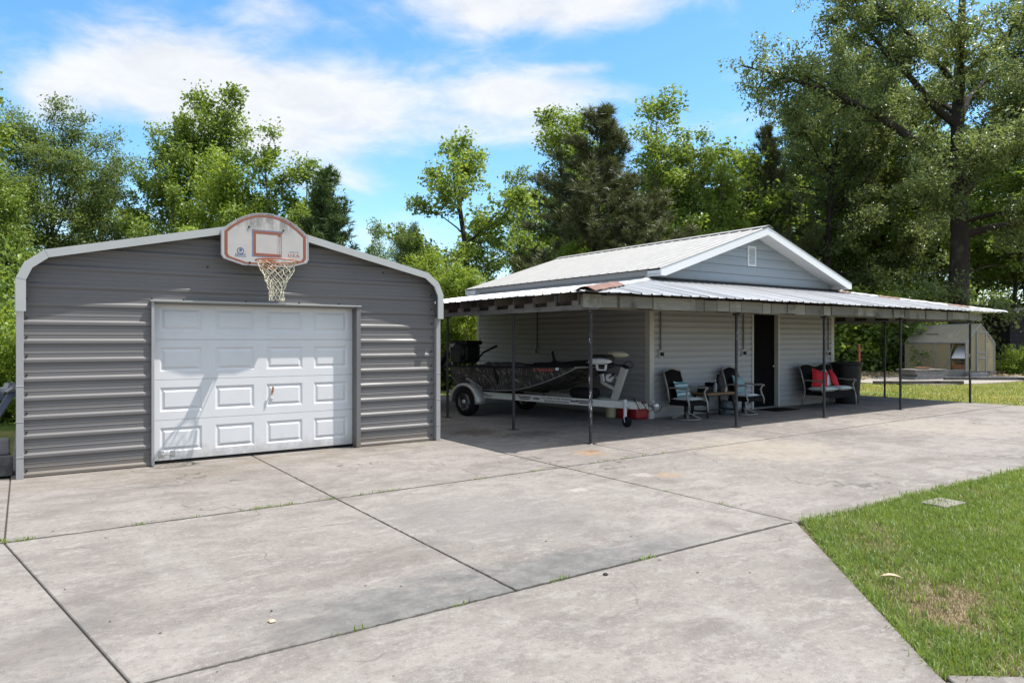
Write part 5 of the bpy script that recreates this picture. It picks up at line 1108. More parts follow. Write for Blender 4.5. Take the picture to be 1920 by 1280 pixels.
    # scrap leaning at the garage's left corner
    for k, (x0, lab) in enumerate(((-.16, 'blue-grey metal tube leaning at the garage corner, nearer the wall'), (-.34, 'blue-grey metal tube leaning at the garage corner, outer of the pair'))):
        t = MB(); t.bar((x0 - .42, 10.45, .20), (x0 + .05 - k*.0, 10.9, .98), .085, .055, (0, 1, 0)); o = t.build('metal_tube', MAT['bluegrey'], None, bevel=.008); tag(o, lab, 'metal tube', 'tubes leaning by the garage')
    o = MB().box(-.62, .26, -.06, .06, 0, .2).build('concrete_beam', MAT['stone'], None, bevel=.02); tag(o, 'grey concrete beam lying on blocks left of the garage', 'beam', None, (-.40, 10.62, .24), R(4))
    o = MB().box(-.7, .3, -.2, .2, 0, .24).build('timber_block', MAT['timber'], None, bevel=.01); tag(o, 'low grey timber block under the concrete beam by the garage', 'timber', None, (-.42, 10.62, 0), R(4))
    o = MB().box(-.9, .35, -.04, .04, 0, .10).build('metal_rail', MAT['bluegrey'], None, bevel=.008); tag(o, 'horizontal pale metal rail behind the leaning tubes', 'rail', None, (-.55, 11.2, .86), R(2))
    MB().box(-.85, -.78, -.04, .04, -.86, 0).build('rail_leg', MAT['bluegrey'], o); MB().box(.2, .27, -.04, .04, -.86, 0).build('rail_leg', MAT['bluegrey'], o)
    b = MB(); rng = random.Random(8); b.lathe([(0, 0), (.08, .01), (.10, .05), (.06, .10), (0, .12)], (0, 0, 0), 10); b.v = [(v[0]*rng.uniform(.7, 1.3), v[1]*rng.uniform(.7, 1.3), v[2]*rng.uniform(.8, 1.3)) for v in b.v]; o = b.build('tarp_bundle', MAT['trim_grey'], None); tag(o, 'crumpled grey tarp scrap on top of the leaning tubes', 'tarp', None, (-.14, 10.9, .98))
yard()

# ------------------------------------------------------------------ trees
def norm(v): return v / (np.linalg.norm(v, axis=-1, keepdims=True) + 1e-9)
class Wood:
    """branch tubes, collected as numpy blocks (triangles)"""
    def __init__(s): s.V = []; s.F = []; s.o = 0
    def tube(s, P, r, n=5):
        P = np.asarray(P, float); m = len(P); T = np.gradient(P, axis=0); T = norm(T)
        ref = np.array([1., 0, 0]) if abs(T[0][0]) < .8 else np.array([0, 1., 0])
        u = norm(np.cross(T, ref)); w = np.cross(T, u); a = np.arange(n) * 2*np.pi/n
        r = np.broadcast_to(np.asarray(r, float), (m,))
        V = P[:, None] + (u[:, None]*np.cos(a)[None, :, None] + w[:, None]*np.sin(a)[None, :, None]) * r[:, None, None]
        i = np.arange(m-1)[:, None]*n + np.arange(n)[None]; j = np.arange(m-1)[:, None]*n + (np.arange(n)[None]+1) % n
        F = np.concatenate([np.stack([i, j, j+n], -1).reshape(-1, 3), np.stack([i, j+n, i+n], -1).reshape(-1, 3)])
        s.V.append(V.reshape(-1, 3)); s.F.append(F + s.o); s.o += m*n
    def get(s): return np.concatenate(s.V), np.concatenate(s.F)
def grow(rng, p, d, L, n, wob, up):
    P = [np.array(p, float)]; d = np.array(d, float)
    for _ in range(n):
        d = d + rng.normal(0, wob, 3) + np.array([0, 0, up]); d /= np.linalg.norm(d); P.append(P[-1] + d * L / n)
    return np.array(P)
def leaves(rng, C, size, up=.7, droop=0.0, aspect=.62, clump=None):
    N = len(C); n = norm(rng.normal(0, .75, (N, 3)) + np.array([0, 0, up])); a = rng.normal(0, 1, (N, 3)) + np.array([0, 0, -droop]); a = norm(a - n * (a*n).sum(1, keepdims=True)); b = np.cross(n, a)
    s = size * rng.uniform(.45, 1.45, (N, 1))
    V = np.stack([C - a*s*.5, C + b*s*aspect*.5 + n*s*.13, C + a*s*.5 - np.array([0, 0, 1.]) * s * .08, C - b*s*aspect*.5 + n*s*.13], 1).reshape(-1, 3)
    k = np.arange(N)[:, None]*4; F = np.concatenate([k + np.array([[0, 1, 2]]), k + np.array([[0, 2, 3]])])
    t = np.clip(rng.beta(2, 2.2, N) if clump is None else clump + rng.normal(0, .17, N), 0, 1)
    return V, F, np.repeat(t, 4)
def needles(rng, C, D, per, length, width):
    N = len(C); C = np.repeat(C, per, 0); D = np.repeat(D, per, 0); M = len(C)
    d = norm(D * .7 + rng.normal(0, .62, (M, 3))); w = norm(np.cross(d, rng.normal(0, 1, (M, 3)))) * width
    L = length * rng.uniform(.7, 1.2, (M, 1)); C = C + D * rng.uniform(-.06, .06, (M, 1))
    V = np.stack([C - w, C + w, C + d*L], 1).reshape(-1, 3); F = np.arange(M*3).reshape(-1, 3)
    t = np.clip(np.repeat(rng.uniform(.1, .9, N), per) + rng.normal(0, .12, M), 0, 1); return V, F, np.repeat(t, 3)
PROTO = {}
def broadleaf(key, seed, H, spread, lo, limbs, prof, elev, leafmat, barkmat, r0, leaf=.16, per=26, sig=.26, sub=5, up=.02, droop=0., wob=.09, lean=0.0, forks=1, density=1.0, updir=.7, aspect=.66):
    rng = np.random.default_rng(seed); w = Wood(); cl = []; ct = []
    trunks = []
    for f in range(forks):
        d = np.array([lean + (0 if forks == 1 else .16*math.cos(f*2.4)), (0 if forks == 1 else .16*math.sin(f*2.4)), 1.0])
        P = grow(rng, (0, 0, -.15), d, H * (.97 if f == 0 else .85), 14, .035, .04); trunks.append(P)
        w.tube(P, r0 * np.linspace(1, .10, 15) * (1 + .35*np.exp(-np.arange(15)*1.6)), 8)
    for i in range(limbs):
        P = trunks[i % forks]; t = lo + (1 - lo) * (i + rng.uniform(.0, .9)) / limbs; tt = (t - lo) / (1 - lo)
        x = t * 14; k = min(13, int(x)); p = P[k] + (P[k+1] - P[k]) * (x - k)
        az = i * 2.399 + rng.normal(0, .5); L = spread * prof(tt) * rng.uniform(.7, 1.2); e = elev(tt) + rng.normal(0, .14)
        d = np.array([math.cos(az)*math.cos(e), math.sin(az)*math.cos(e), math.sin(e)])
        n = 7; B = grow(rng, p, d, L, n, wob, up); rb = max(.012, r0 * (1 - t*.82) * .45)
        w.tube(B, np.linspace(rb, .008, n+1), 5)
        tone = rng.uniform(.25, .7)
        m = max(2, int(sub * L / 1.6 + 1))
        for j in range(m):
            f = .22 + .78 * (j + rng.uniform(0, 1)) / m; x = f * n; k = min(n-1, int(x)); q = B[k] + (B[k+1] - B[k]) * (x - k)
            dd = norm(B[k+1] - B[k]) + rng.normal(0, .75, 3) + np.array([0, 0, .15 - droop*.2]); dd /= np.linalg.norm(dd)
            l2 = (.38 * L * (1.15 - f) + .35) * rng.uniform(.6, 1.2); S = grow(rng, q, dd, l2, 4, .16, up - droop*.08)
            w.tube(S, np.linspace(max(.007, rb*.35), .004, 5), 3)
            tn = tone + rng.normal(0, .12)
            K = max(2, int(l2 / .28))
            for z in range(K):
                g = .3 + .7 * (z + rng.uniform(0, 1)) / K; x = g*4; k2 = min(3, int(x)); cl.append(S[k2] + (S[k2+1] - S[k2]) * (x - k2)); ct.append(tn)
        cl.append(B[-1]); ct.append(tone)
    cl = np.array(cl); ct = np.array(ct); keep = rng.uniform(0, 1, len(cl)) < density; cl, ct = cl[keep], ct[keep]
    n = np.maximum(3, rng.poisson(per * 1.15, len(cl))); C = np.repeat(cl, n, 0); T = np.repeat(ct, n)
    C = C + np.clip(rng.normal(0, 1, C.shape), -1.5, 1.5) * np.array([sig, sig, sig*.72]) * np.repeat(rng.uniform(.6, 1.3, (len(cl), 1)), n, 0)
    V, F, t = leaves(rng, C, leaf, updir, droop, aspect, T)
    PROTO[key] = (w.get(), (V, F, t), leafmat, barkmat, float(np.percentile(V[:, 2], 99.7)))
def conifer(key, seed, H, spread, lo, whorls, kind, leafmat, barkmat, r0):
    rng = np.random.default_rng(seed); w = Wood(); P = grow(rng, (0, 0, -.15), (0, 0, 1), H, 14, .012, .05)
    w.tube(P, r0 * np.linspace(1, .07, 15), 8); C = []; D = []
    for i in range(whorls):
        t = lo + (1 - lo) * (i / whorls) ** .95; k = min(13, int(t*14)); p = P[k] + (P[k+1]-P[k])*(t*14 - k); nb = rng.integers(4, 7) if kind == 'pine' else rng.integers(6, 9)
        for b in range(nb):
            az = rng.uniform(0, 6.28); tt = (t-lo)/(1-lo)
            L = spread * (min(1, (1-tt)*1.15 + .06) * (.65 + .35*min(1, tt*5))) * rng.uniform(.65, 1.12)
            e = (.15 + .75*tt if kind == 'pine' else .38) + rng.normal(0, .1); d = np.array([math.cos(az)*math.cos(e), math.sin(az)*math.cos(e), math.sin(e)])
            n = 6; B = grow(rng, p, d, L, n, .05, .045 if kind == 'pine' else .07); w.tube(B, np.linspace(max(.01, r0*.22*(1-t*.7)), .006, n+1), 4)
            m = int(L / (.16 if kind == 'pine' else .09)) + 2
            for j in range(m):
                f = .18 + .82*(j + rng.uniform(0, 1))/m; x = f*n; k2 = min(n-1, int(x)); q = B[k2] + (B[k2+1]-B[k2])*(x-k2); ax = norm(B[k2+1]-B[k2])
                l2 = (.26*L*(1.1-f) + .12)*rng.uniform(.6, 1.2); dd = ax + rng.normal(0, .55, 3) + np.array([0, 0, .35]); dd /= np.linalg.norm(dd)
                if l2 > .3: w.tube(np.array([q, q + dd*l2*.6, q + dd*l2 + np.array([0, 0, .05])]), [.007, .005, .003], 3)
                for z in np.arange(.25, 1.01, .25 if kind == 'pine' else .3):
                    C.append(q + dd*l2*z + rng.normal(0, .04, 3)); D.append(norm(dd + np.array([0, 0, .5])))
    C = np.array(C); D = np.array(D)
    nd = needles(rng, C, D, 18, .22, .010) if kind == 'pine' else needles(rng, C, D, 8, .15, .014)
    PROTO[key] = (w.get(), nd, leafmat, barkmat, float(np.percentile(nd[0][:, 2], 99.8)))
def shrub(key, seed, H, spread, leafmat, leaf=.11, N=220, per=42, stems=9):
    rng = np.random.default_rng(seed); w = Wood(); cl = []; ct = []
    for i in range(stems):
        az = rng.uniform(0, 6.28); e = rng.uniform(.7, 1.5); P = grow(rng, (rng.normal(0, spread*.15), rng.normal(0, spread*.15), -.05), (math.cos(az)*math.cos(e), math.sin(az)*math.cos(e), math.sin(e)), H*rng.uniform(.6, 1.0), 6, .12, .06)
        w.tube(P, np.linspace(.028, .006, 7), 4); tn = rng.uniform(.2, .75)
        for j in range(N // stems):
            k = rng.integers(1, 7); q = P[k] + rng.normal(0, spread*.22, 3) * np.array([1, 1, .7]); q[2] = max(.12, q[2]); cl.append(q); ct.append(tn + rng.normal(0, .1))
            if j % 3 == 0: w.tube(np.array([P[k], (P[k]+q)/2 + rng.normal(0, .05, 3), q]), [.010, .007, .004], 3)
    cl = np.array(cl); C = np.repeat(cl, per, 0) + rng.normal(0, .15, (len(cl)*per, 3)); C[:, 2] = np.maximum(.03, C[:, 2]); V, F, t = leaves(rng, C, leaf, .6, .2, .6, np.repeat(np.array(ct), per))
    PROTO[key] = (w.get(), (V, F, t), leafmat, 'bark', H)
gum_prof = lambda t: (.55 + .45*math.sin(min(1, t*1.7)*math.pi*.75)) * (1 - .52*t**1.5)
rnd_prof = lambda t: .35 + .65*math.sin(math.pi*min(1, .15 + t*.8))
def make_protos():
    broadleaf('gum_a', 11, 11.0, 2.9, .16, 36, gum_prof, lambda t: .25 + .75*t, 'leaf_gum', 'bark', .14, .130, 40, .25, 5)
    broadleaf('gum_b', 12, 11.0, 2.5, .18, 40, gum_prof, lambda t: .35 + .7*t, 'leaf_gum', 'bark', .13, .130, 40, .24, 5, forks=2)
    broadleaf('gum_open', 13, 11.0, 2.3, .25, 26, gum_prof, lambda t: .4 + .6*t, 'leaf_gum', 'bark', .12, .130, 33, .22, 4, density=.85)
    broadleaf('bright', 14, 8.0, 3.0, .10, 36, rnd_prof, lambda t: .2 + .8*t, 'leaf_bright', 'bark', .11, .125, 42, .27, 5)
    broadleaf('willow', 15, 9.5, 4.2, .14, 44, rnd_prof, lambda t: .35 + .7*t, 'leaf_mid', 'bark', .17, .105, 44, .24, 6, droop=.35, aspect=.42)
    broadleaf('sparse', 16, 10.0, 3.6, .38, 15, lambda t: .75 + .35*math.sin(math.pi*t) - .55*t, lambda t: .55 + .45*t, 'leaf_gum', 'bark_dark', .17, .15, 44, .26, 4, forks=2, density=.8, wob=.12)
    broadleaf('forest', 17, 12.0, 2.4, .30, 30, gum_prof, lambda t: .3 + .6*t, 'leaf_gum', 'bark_dark', .12, .17, 22, .30, 4, density=.8)
    broadleaf('forest_b', 18, 11.0, 2.7, .22, 30, gum_prof, lambda t: .2 + .7*t, 'leaf_gum', 'bark_dark', .11, .18, 22, .30, 4, density=.85)
    broadleaf('dark_oak', 19, 17.0, 5.6, .22, 40, lambda t: .55 + .5*math.sin(math.pi*min(1, .1+t*.85)) - .2*t, lambda t: .12 + .75*t, 'leaf_oak', 'bark_dark', .32, .185, 27, .25, 5, droop=.4, aspect=.46, density=.75)
    conifer('pine', 20, 9.0, 3.1, .06, 20, 'pine', 'leaf_pine', 'bark_dark', .16)
    conifer('cedar', 21, 6.5, 1.55, .04, 30, 'cedar', 'leaf_cedar', 'bark', .11)
    shrub('shrub', 22, 2.6, 1.7, 'leaf_gum'); shrub('shrub_dark', 23, 2.4, 1.9, 'leaf_mid', .12); shrub('shrub_bright', 24, 2.2, 1.5, 'leaf_bright', .11)
    # the great oak is built limb by limb below
    rng = np.random.default_rng(31); w = Wood(); cl = []; ct = []
    P = np.array([(0, 0, -.2), (0, .02, .6), (.03, 0, 2), (.05, 0, 4.2), (.16, 0, 7), (.22, .1, 9.5), (.15, .1, 12.5), (.35, .1, 15.5), (.45, 0, 19), (.3, 0, 22)])
    w.tube(P, [.70, .53, .49, .46, .41, .37, .30, .23, .15, .05], 14)
    def limb(p, d, L, r, n=9, up=.02, sub=9, leafy=True, f0=.25, droop=.35, wob=.11, per2=1.0):
        B = grow(rng, p, d, L, n, wob, up); w.tube(B, np.linspace(r, max(.012, r*.12), n+1), 7)
        if not leafy: return B
        tone = rng.uniform(.25, .7)
        for j in range(int(sub*per2)):
            f = f0 + (1-f0)*(j + rng.uniform(0, 1))/(sub*per2); x = f*n; k = min(n-1, int(x)); q = B[k] + (B[k+1]-B[k])*(x-k)
            dd = norm(B[k+1]-B[k])*.8 + rng.normal(0, .6, 3); dd /= np.linalg.norm(dd); l2 = (.30*L*(1.1-f) + .7)*rng.uniform(.6, 1.2); S = grow(rng, q, dd, l2, 5, .16, .0)
            w.tube(S, np.linspace(max(.014, r*.22), .006, 6), 4); tn = tone + rng.normal(0, .1)
            for z in range(max(2, int(l2/.30))):
                g = .25 + .75*rng.uniform(0, 1); x2 = g*5; k2 = min(4, int(x2)); q2 = S[k2] + (S[k2+1]-S[k2])*(x2-k2); e = rng.normal(0, .45, 3) + np.array([0, 0, -.1]); w.tube(np.array([q2, q2 + e*.5, q2 + e]), [.009, .006, .003], 3)
                cl.append(q2 + e); ct.append(tn); cl.append(q2 + e*.45); ct.append(tn)
        return B
    # picture-left is about (-.82,.57) in world terms; picture-right the reverse
    Lf = np.array([-.82, .57, 0]); Tw = np.array([-.57, -.82, 0])
    def dv(a, u, t=0.0): v = Lf*a + Tw*t + np.array([0, 0, u]); return v/np.linalg.norm(v)
    limb((.15, 0, 10.2), dv(1, .50, .15), 12.5, .26, 12, .012, 22, per2=1.1, f0=.30)
    limb((.2, 0, 12.3), dv(1, .62, -.1), 12.0, .20, 11, -.012, 18, f0=.35)
    limb((.2, 0, 14), dv(.8, .9, .2), 8.0, .16, 9, .0, 15)
    limb((.1, 0, 6.8), dv(-1, .22, .2), 6.5, .22, 9, .03, 12, f0=.35)
    limb((.2, 0, 8.8), dv(-.75, .95, .0), 9.0, .24, 10, .02, 16, f0=.3)
    limb((.2, 0, 10.5), dv(-1, .55, .2), 8.0, .18, 9, .01, 14, f0=.25)
    limb((.2, 0, 12.8), dv(-.7, .7, -.3), 7.0, .16, 9, .0, 14); limb((.3, 0, 15), dv(-.6, .9, .3), 6.5, .14, 9, .0, 14); limb((.3, 0, 16.5), dv(.5, .9, -.3), 6.0, .13, 9, .0, 14)
    limb((.1, 0, 8.0), dv(.9, .35, .5), 5.5, .14, 9, -.02, 13); limb((.1, 0, 9.2), dv(.2, .3, 1), 5.5, .15, 9, -.02, 15, f0=.3); limb((.1, 0, 11), dv(-.3, .4, 1), 6.0, .15, 9, -.015, 16, f0=.3)
    limb((.1, 0, 7.6), dv(-.7, .3, .7), 5.5, .13, 9, -.03, 14, f0=.35); limb((.1, 0, 13.5), dv(.3, .6, .8), 6.0, .15, 9, -.01, 14); limb((.1, 0, 13), dv(.0, .6, -1), 6.0, .15, 9, -.01, 10)
    for a, u, z in ((1, .1, 3.8), (1, -.1, 4.6), (-1, -.25, 3.4), (.9, -.15, 5.2), (-.8, .35, 4.8), (-1, -.4, 2.6)): limb((.05, 0, z), dv(a, u, rng.uniform(-.2, .4)), rng.uniform(2, 3.6), .05, 7, -.03, 4, leafy=(z < 3.6 or a > .95))
    cl = np.array(cl); ct = np.array(ct); n = rng.poisson(28, len(cl)) + 4; C = np.repeat(cl, n, 0) + np.clip(rng.normal(0, .28, (n.sum(), 3)), -.42, .42) * np.array([1, 1, .75]); V, F, t = leaves(rng, C, .185, .6, .5, .46, np.repeat(ct, n))
    PROTO['great_oak'] = (w.get(), (V, F, t), 'leaf_oak', 'bark_dark', 20)
make_protos()
FIRST = {}
def plant(key, name, label, cat, x, y, h, group=None, wid=1.0, rz=None, z=0.0, rng=random.Random(77)):
    s = h / PROTO[key][4]
    if key not in FIRST:
        (wv, wf), (lv, lf, lt), lm, bm, H = PROTO[key]
        t = bpy.data.objects.new(name, None); col.objects.link(t)
        np_mesh('trunk' if 'shrub' not in key else 'stem', wv, wf, MAT[bm], None, t, True); np_mesh('crown' if 'shrub' not in key else 'foliage', lv, lf, MAT[lm], lt, t)
        FIRST[key] = t
    else: t = copy_tree(FIRST[key]); t.name = name
    t['label'] = label; t['category'] = cat
    if 'group' in t: del t['group']
    if group: t['group'] = group
    t.location = (x, y, z); t.rotation_euler = (0, 0, rng.uniform(0, 6.28) if rz is None else rz); t.scale = (s*wid, s*wid, s)
    return t
def forest():
    T = lambda key, u, v, Z, label, wid=1.0, rz=None, name='broadleaf_tree', cat='tree': plant(key, name, label, cat, *ray_at(u, Z), top_z(v, Z), None, wid, rz)
    # left, behind the garage
    T('gum_a', -115, 120, 22, 'tall leafy tree cut by the left edge of the photo', 1.15)
    T('willow', 105, 205, 25, 'broad fine-leaved tree rising behind the left end of the garage', 1.02)
    T('gum_a', 25, 330, 20, 'pale green bushy tree low behind the garage\'s left corner', .9)
    T('gum_open', 248, 322, 27, 'small thin tree between the broad tree and the tall gum trees', 1.0)
    T('gum_a', 300, 205, 25, 'tall dark green gum tree left of the tallest one behind the garage', .85, 4.4)
    T('gum_a', 405, 185, 27.5, 'tallest gum tree, rising behind the garage just left of the backboard', 1.0, 2.2)
    T('bright', 455, 292, 23.5, 'yellow-green tree directly behind the basketball backboard', .78)
    T('gum_b', 552, 262, 23.5, 'gum tree right of the backboard, beside the dark cedar', 1.1)
    T('bright', 535, 385, 21.5, 'low yellow-green tree just over the roof right of the backboard', .6)
    T('cedar', 612, 322, 21, 'dark pointed cedar behind the right slope of the garage roof', 1.25, None, 'cedar_tree')
    T('gum_open', 690, 450, 24, 'little leafy tip of a sapling over the garage roof, right of the cedar', .8, None, 'sapling')
    T('gum_open', 722, 418, 24, 'slim sapling over the garage roof, left of the open-crowned tree', .75, None, 'sapling')
    T('willow', 765, 425, 25, 'feathery low tree left of the open-crowned tree', .75)
    T('sparse', 898, 250, 27, 'open-crowned tree standing alone against the sky between the two buildings', 1.08, 1.0)
    T('bright', 815, 468, 24, 'leafy low tree at the foot of the open-crowned tree', .95)
    T('gum_b', 900, 420, 26, 'leafy tree between the open-crowned tree and the outbuilding roof', 1.05)
    T('gum_open', 962, 445, 36, 'small distant tree over the left end of the outbuilding roof', 1.1)
    T('bright', 880, 500, 23, 'bushy pale tree seen under and over the porch\'s left end', 1.0)
    T('pine', 992, 448, 45, 'distant small pine by the left end of the outbuilding roof', .8, None, 'pine_tree')
    T('bright', 1050, 452, 29, 'bright green bush top at the outbuilding\'s ridge end', .95)
    # behind the outbuilding
    T('gum_a', 1085, 188, 36, 'tall gum tree behind the dark pine', 1.15)
    T('pine', 1118, 205, 30.5, 'large dark pine behind the outbuilding ridge', 1.42, None, 'pine_tree')
    T('pine', 1185, 380, 29, 'low pine in front of the gum trees, right of the large pine', 1.15, None, 'pine_tree')
    T('gum_open', 1212, 142, 34, 'tall slender gum tree, highest right of the large pine', 1.12)
    T('gum_a', 1262, 255, 36, 'gum tree just right of the tall slender one', .95)
    T('gum_b', 1305, 268, 37, 'gum tree above the middle of the outbuilding ridge', .95)
    T('gum_open', 1352, 250, 37, 'airy gum tree above the gable peak\'s left side', 1.2)
    T('forest_b', 1395, 262, 39, 'leafy tree above the gable peak', 1.2)
    T('pine', 1432, 240, 40, 'narrow pine between the gable peak and the dark oaks', .8, None, 'pine_tree')
    T('dark_oak', 1555, 85, 41, 'dark water oak with a rounded top right of the gable', .98, .4, 'oak_tree')
    T('dark_oak', 1655, 60, 44, 'dark water oak between the rounded oak and the great trunk', .85, 2.6, 'oak_tree')
    x, y = ray_at(1797, 35.5); plant('great_oak', 'oak_tree', 'great oak with a thick dark trunk behind the greenhouse', 'tree', x, y, 20.0, None, 1.0, 0.0)
    T('dark_oak', 2000, -60, 47, 'dark oak cut by the right edge of the photo', .85, 4.0, 'oak_tree')
    # shrubs one can tell apart
    S = lambda key, u, Z, h, label, wid=1.0: plant(key, 'shrub', label, 'shrub', *ray_at(u, Z), h, None, wid)
    S('shrub', 20, 16.5, 3.6, 'leafy shrub at the left edge beside the garage wall', .75); S('shrub_bright', 0, 14.5, 2.2, 'yellow-green shrub low at the left edge by the garage', .9)
    S('shrub_dark', 12, 19, 2.6, 'dark shrub behind the tubes left of the garage', 1.2); S('cedar', 10, 21, 5.2, 'cedar-like evergreen at the left edge above the garage corner', .9)
    S('shrub_bright', 858, 25, 3.6, 'sunlit shrub seen under the porch behind the boat motor', 1.3); S('shrub', 892, 24, 3.4, 'shrub under the porch against the outbuilding\'s back corner', 1.2)
    S('shrub', 835, 27, 4.2, 'shrub under the porch beside the garage wall', 1.2)
    S('shrub_bright', 1900, 33, 1.35, 'bright shrub growing by the dark shed corner', 1.1); S('cedar', 1868, 37.5, 2.6, 'small conifer between greenhouse and dark shed', 1.0)
    # woodland edge on the right: understory and further trees
    rng = random.Random(9)
    kinds = ['shrub', 'shrub_dark', 'shrub', 'shrub_bright', 'shrub_dark']
    for i in range(46):
        u = 1535 + i * 10.2 + rng.uniform(-12, 12); Z = rng.choice((38, 40, 42, 45, 49)) + rng.uniform(-1, 1)
        if u > 1690 and Z < 40: Z += 2.5
        if u > 1865: Z += 5
        plant(kinds[i % 5], 'shrub', 'understory shrub in the woodland edge beyond the greenhouse', 'shrub', *ray_at(u, Z), rng.uniform(2.4, 5.0), 'understory shrubs of the woodland edge', rng.uniform(.9, 1.3))
    for i in range(40):
        u = 1000 + i * 25 + rng.uniform(-14, 14); Z = rng.uniform(43, 58)
        if u < 1450: v = rng.uniform(300, 400)
        else: v = rng.uniform(120, 380)
        plant(rng.choice(('forest', 'forest_b', 'forest')), 'woodland_tree', 'slender leafy tree in the wood behind the outbuilding and greenhouse', 'tree', *ray_at(u, Z), top_z(v, Z), 'trees of the wood behind', rng.uniform(.9, 1.35))
    for i in range(16):
        u = -140 + i * 62 + rng.uniform(-20, 20); Z = rng.uniform(33, 42); v = rng.uniform(395, 470) if u < 600 else rng.uniform(460, 520)
        plant(rng.choice(('forest', 'forest_b')), 'woodland_tree', 'background tree showing through the gaps beyond the garage', 'tree', *ray_at(u, Z), top_z(v, Z), 'background trees beyond the garage', rng.uniform(1.1, 1.6))
    for i in range(10):
        u = -330 + i * 42 + rng.uniform(-15, 15); Z = rng.uniform(24, 31); plant(rng.choice(('shrub', 'shrub_dark')), 'shrub', 'understory shrub among the trees left of the garage', 'shrub', *ray_at(u, Z), rng.uniform(2.8, 4.2), 'understory shrubs left of the garage', 1.4)
    for i in range(14):
        u = 780 + i * 13 + rng.uniform(-6, 6); Z = rng.uniform(29, 36); plant(rng.choice(('shrub', 'shrub_dark', 'shrub_bright')), 'shrub', 'shrub in the hedge line beyond the boat, seen under the porch', 'shrub', *ray_at(u, Z), rng.uniform(2.6, 3.8), 'hedge line beyond the boat', 1.25)
    # trees that stand to the right of and behind the photographer's view and throw the dappled shade on the back lawn
forest()

# ------------------------------------------------------------------ grass
def inside(P, poly):
    x, y = P[:, 0], P[:, 1]; r = np.zeros(len(P), bool); n = len(poly)
    for i in range(n):
        (x0, y0), (x1, y1) = poly[i], poly[(i+1) % n]
        c = ((y0 > y) != (y1 > y)) & (x < (x1 - x0) * (y - y0) / (y1 - y0 + 1e-12) + x0); r ^= c
    return r
def vnoise(P, s, seed):
    r = np.random.default_rng(seed).random((64, 64)); q = P * s; i = np.floor(q).astype(int); f = q - i; f = f*f*(3-2*f)
    g = lambda a, b: r[(i[:, 0]+a) % 64, (i[:, 1]+b) % 64]
    return (g(0, 0)*(1-f[:, 0]) + g(1, 0)*f[:, 0])*(1-f[:, 1]) + (g(0, 1)*(1-f[:, 0]) + g(1, 1)*f[:, 0])*f[:, 1]
def blades(name, P, h, w, mat, rng, lean=.55, z0=-.03, tint=None):
    N = len(P); az = rng.uniform(0, 6.283, N); L = h * rng.uniform(.55, 1.35, N); le = np.abs(rng.normal(0, lean, N)) + .1
    d = np.stack([np.cos(az), np.sin(az)], 1); s = np.stack([-np.sin(az + rng.normal(0, .5, N)), np.cos(az)], 1) * (w * rng.uniform(.7, 1.3, N))[:, None] / 2
    c = np.cos(np.minimum(le, 1.4)); sn = np.sin(np.minimum(le, 1.4))
    B = np.concatenate([P, np.full((N, 1), z0)], 1); m = B + np.concatenate([d * (L*.5*sn*.7)[:, None], (L*.55*np.sqrt(np.maximum(.1, c)))[:, None]], 1); t = B + np.concatenate([d * (L*sn*1.1)[:, None], (L*c)[:, None]], 1)
    z = np.zeros((N, 1)); s3 = np.concatenate([s, z], 1)
    V = np.stack([B - s3, B + s3, m - s3*.8, m + s3*.8, t], 1).reshape(-1, 3); k = np.arange(N)[:, None]*5
    F = np.concatenate([k + np.array([[0, 1, 3]]), k + np.array([[0, 3, 2]]), k + np.array([[2, 3, 4]])])
    return stuff(np_mesh(name, V, F, mat, np.repeat(tint, 5)))
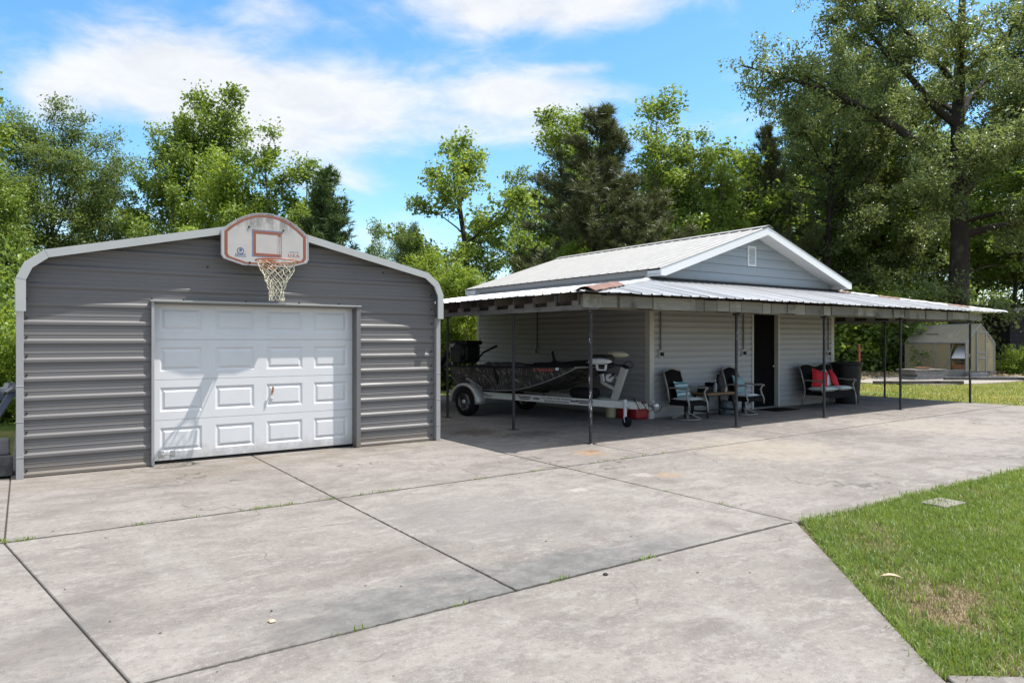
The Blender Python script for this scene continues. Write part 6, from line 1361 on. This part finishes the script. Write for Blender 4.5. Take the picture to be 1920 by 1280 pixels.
def grass():
    rng = np.random.default_rng(5)
    poly = [(5.83, 3.76), (3.69, 1.65), (4.66, .88), (8, -.6), (14, 2.0), (14, 3.69)]
    def scatter(n, x0, x1, y0, y1):
        P = np.stack([rng.uniform(x0, x1, n), rng.uniform(y0, y1, n)], 1); return P[inside(P, poly)]
    P = scatter(520000, 3.6, 14, -.7, 3.8)
    far = np.hypot(P[:, 0], P[:, 1]); keep = rng.random(len(P)) < np.clip(1.25 - (far - 4) / 8, .3, 1); P = P[keep]
    bare = vnoise(P, 1.5, 3)*.6 + vnoise(P, 4.2, 4)*.4
    edge = np.exp(-((P[:, 0] - P[:, 1] - 2.78)/.26)**2) * (P[:, 1] < 3.3)          # worn strip a little in from the diagonal edge
    spots = sum(np.exp(-(((P[:, 0]-cx)/rx)**2 + ((P[:, 1]-cy)/ry)**2)) for cx, cy, rx, ry in ((4.95, 2.55, .35, .4), (4.75, 2.05, .45, .25), (5.6, 3.05, .3, .25), (6.8, 2.75, .35, .2), (5.9, 1.75, .3, .15)))
    dry = np.clip((bare - .46)*2.8, 0, 1)*.62 + edge*.35 + np.clip(spots, 0, 1)*.48
    P1 = P[rng.random(len(P)) > dry*.95]
    tn = np.clip(vnoise(P1, 1.1, 6)*.5 + vnoise(P1, 5, 7)*.3 + rng.normal(0.1, .17, len(P1)), 0, 1)
    blades('lawn_grass', P1, .058, .0060, MAT['grass'], rng, .95, -.028, tn)
    P2 = P[rng.random(len(P)) < (.05 + dry*.42)]
    blades('dry_grass', P2, .045, .0045, MAT['straw'], rng, 1.15, -.028, rng.beta(2, 2, len(P2)))
    # taller tufts, clippings blown on the slab and blades leaning over the slab edge
    cl = scatter(900, 3.7, 12, 0, 3.75); P3 = np.repeat(cl, 26, 0) + rng.normal(0, .028, (len(cl)*26, 2))
    blades('grass_tufts', P3, .088, .0062, MAT['grass'], rng, .7, -.028, np.clip(np.repeat(rng.beta(2, 2, len(cl)), 26) + rng.normal(0, .1, len(P3)), 0, 1))
    f = rng.random((2600, 1)); A, B, Cc = np.array([3.72, 1.64]), np.array([5.84, 3.73]), np.array([13.5, 3.66])
    e = np.concatenate([A*(1-f[:1500]) + B*f[:1500], B*(1-f[1500:]**2) + Cc*f[1500:]**2]); e = e + rng.normal(0, .022, e.shape) * (1 + (rng.random((len(e), 1)) < .25) * 1.2)
    blades('edge_grass', e, .075, .0055, MAT['grass'], rng, 1.15, -.025, rng.beta(2, 2, len(e)))
    # lawn beyond the porch
    pb = [(20.42, 3.2), (20.36, 11.45), (17.6, 13), (18, 24), (26.2, 24), (26.1, 13.3), (27.2, 12.1), (29.2, 11.4), (33.5, 11.3), (36, 11.6), (46, 7), (40, 2)]
    P = np.stack([rng.uniform(17.5, 46, 150000), rng.uniform(2, 24, 150000)], 1); P = P[inside(P, pb)]
    tn = np.clip(vnoise(P, .33, 8)*.7 + vnoise(P, 1.3, 9)*.5 - .1 + rng.normal(0, .15, len(P)), 0, 1)
    P0 = P[vnoise(P, .5, 12) < .80]; tn = tn[vnoise(P, .5, 12) < .80]
    blades('back_lawn_grass', P0, .075, .022, MAT['grassback'], rng, .8, -.03, tn)
    # weeds in the slab joints
    W = []; 
    for (a, b, k, n) in (((-.13, 7.045), (2.6, 7.045), 9, 26), ((2.7, 7.05), (5.7, 7.10), 7, 16), ((5.75, 7.12), (7.9, 7.17), 6, 14), ((5.72, 7.0), (5.75, 4.0), 3, 12), ((3.0, 3.79), (4.0, 3.78), 2, 30), ((10.9, 7.22), (15, 7.27), 3, 10), ((-.2, 7.3), (-.13, 7.05), 2, 60), ((.9, GY - .12), (5.4, GY - .12), 3, 14), ((1.5, 3.79), (2.6, 3.79), 2, 10)):
        for _ in range(k):
            f = rng.random(); c = np.array(a)*(1-f) + np.array(b)*f; m = int(n * rng.uniform(.5, 1.5)); dr = (np.array(b) - np.array(a)); dr = dr/np.linalg.norm(dr)
            W.append(c + dr[None]*rng.normal(0, .05, (m, 1)) + rng.normal(0, .010, (m, 2)))
    W = np.concatenate(W); blades('joint_weeds', W, .038, .006, MAT['grass'], rng, .8, -.005, rng.uniform(.3, 1, len(W)))
    # leaf litter specks blown on the slabs and leaf mulch before the wood
    P = np.stack([rng.uniform(-1, 13, 260), rng.uniform(1.5, 9.5, 260)], 1); C = np.concatenate([P, np.full((len(P), 1), .006)], 1); V, F, t = leaves(rng, C, .022, 6.0, 0, .45); V[:, 2] = np.abs(V[:, 2] - .006) + .002
    o = np_mesh('leaf_litter', V, F, MAT['joint'], t); stuff(o)
    mp = [(26.0, 20), (26.5, 15), (31, 16), (38, 12.2), (48, 6.5), (60, 8), (50, 36), (26, 36)]
    P = np.stack([rng.uniform(25, 60, 52000), rng.uniform(6, 36, 52000)], 1); P = P[inside(P, mp)]; C = np.concatenate([P, np.full((len(P), 1), .03)], 1); V, F, t = leaves(rng, C, .15, 1.6, 0, .6); V[:, 2] = np.abs(V[:, 2]) + .0
    o = np_mesh('woodland_litter', V, F, MAT['straw'], t); stuff(o)
grass()
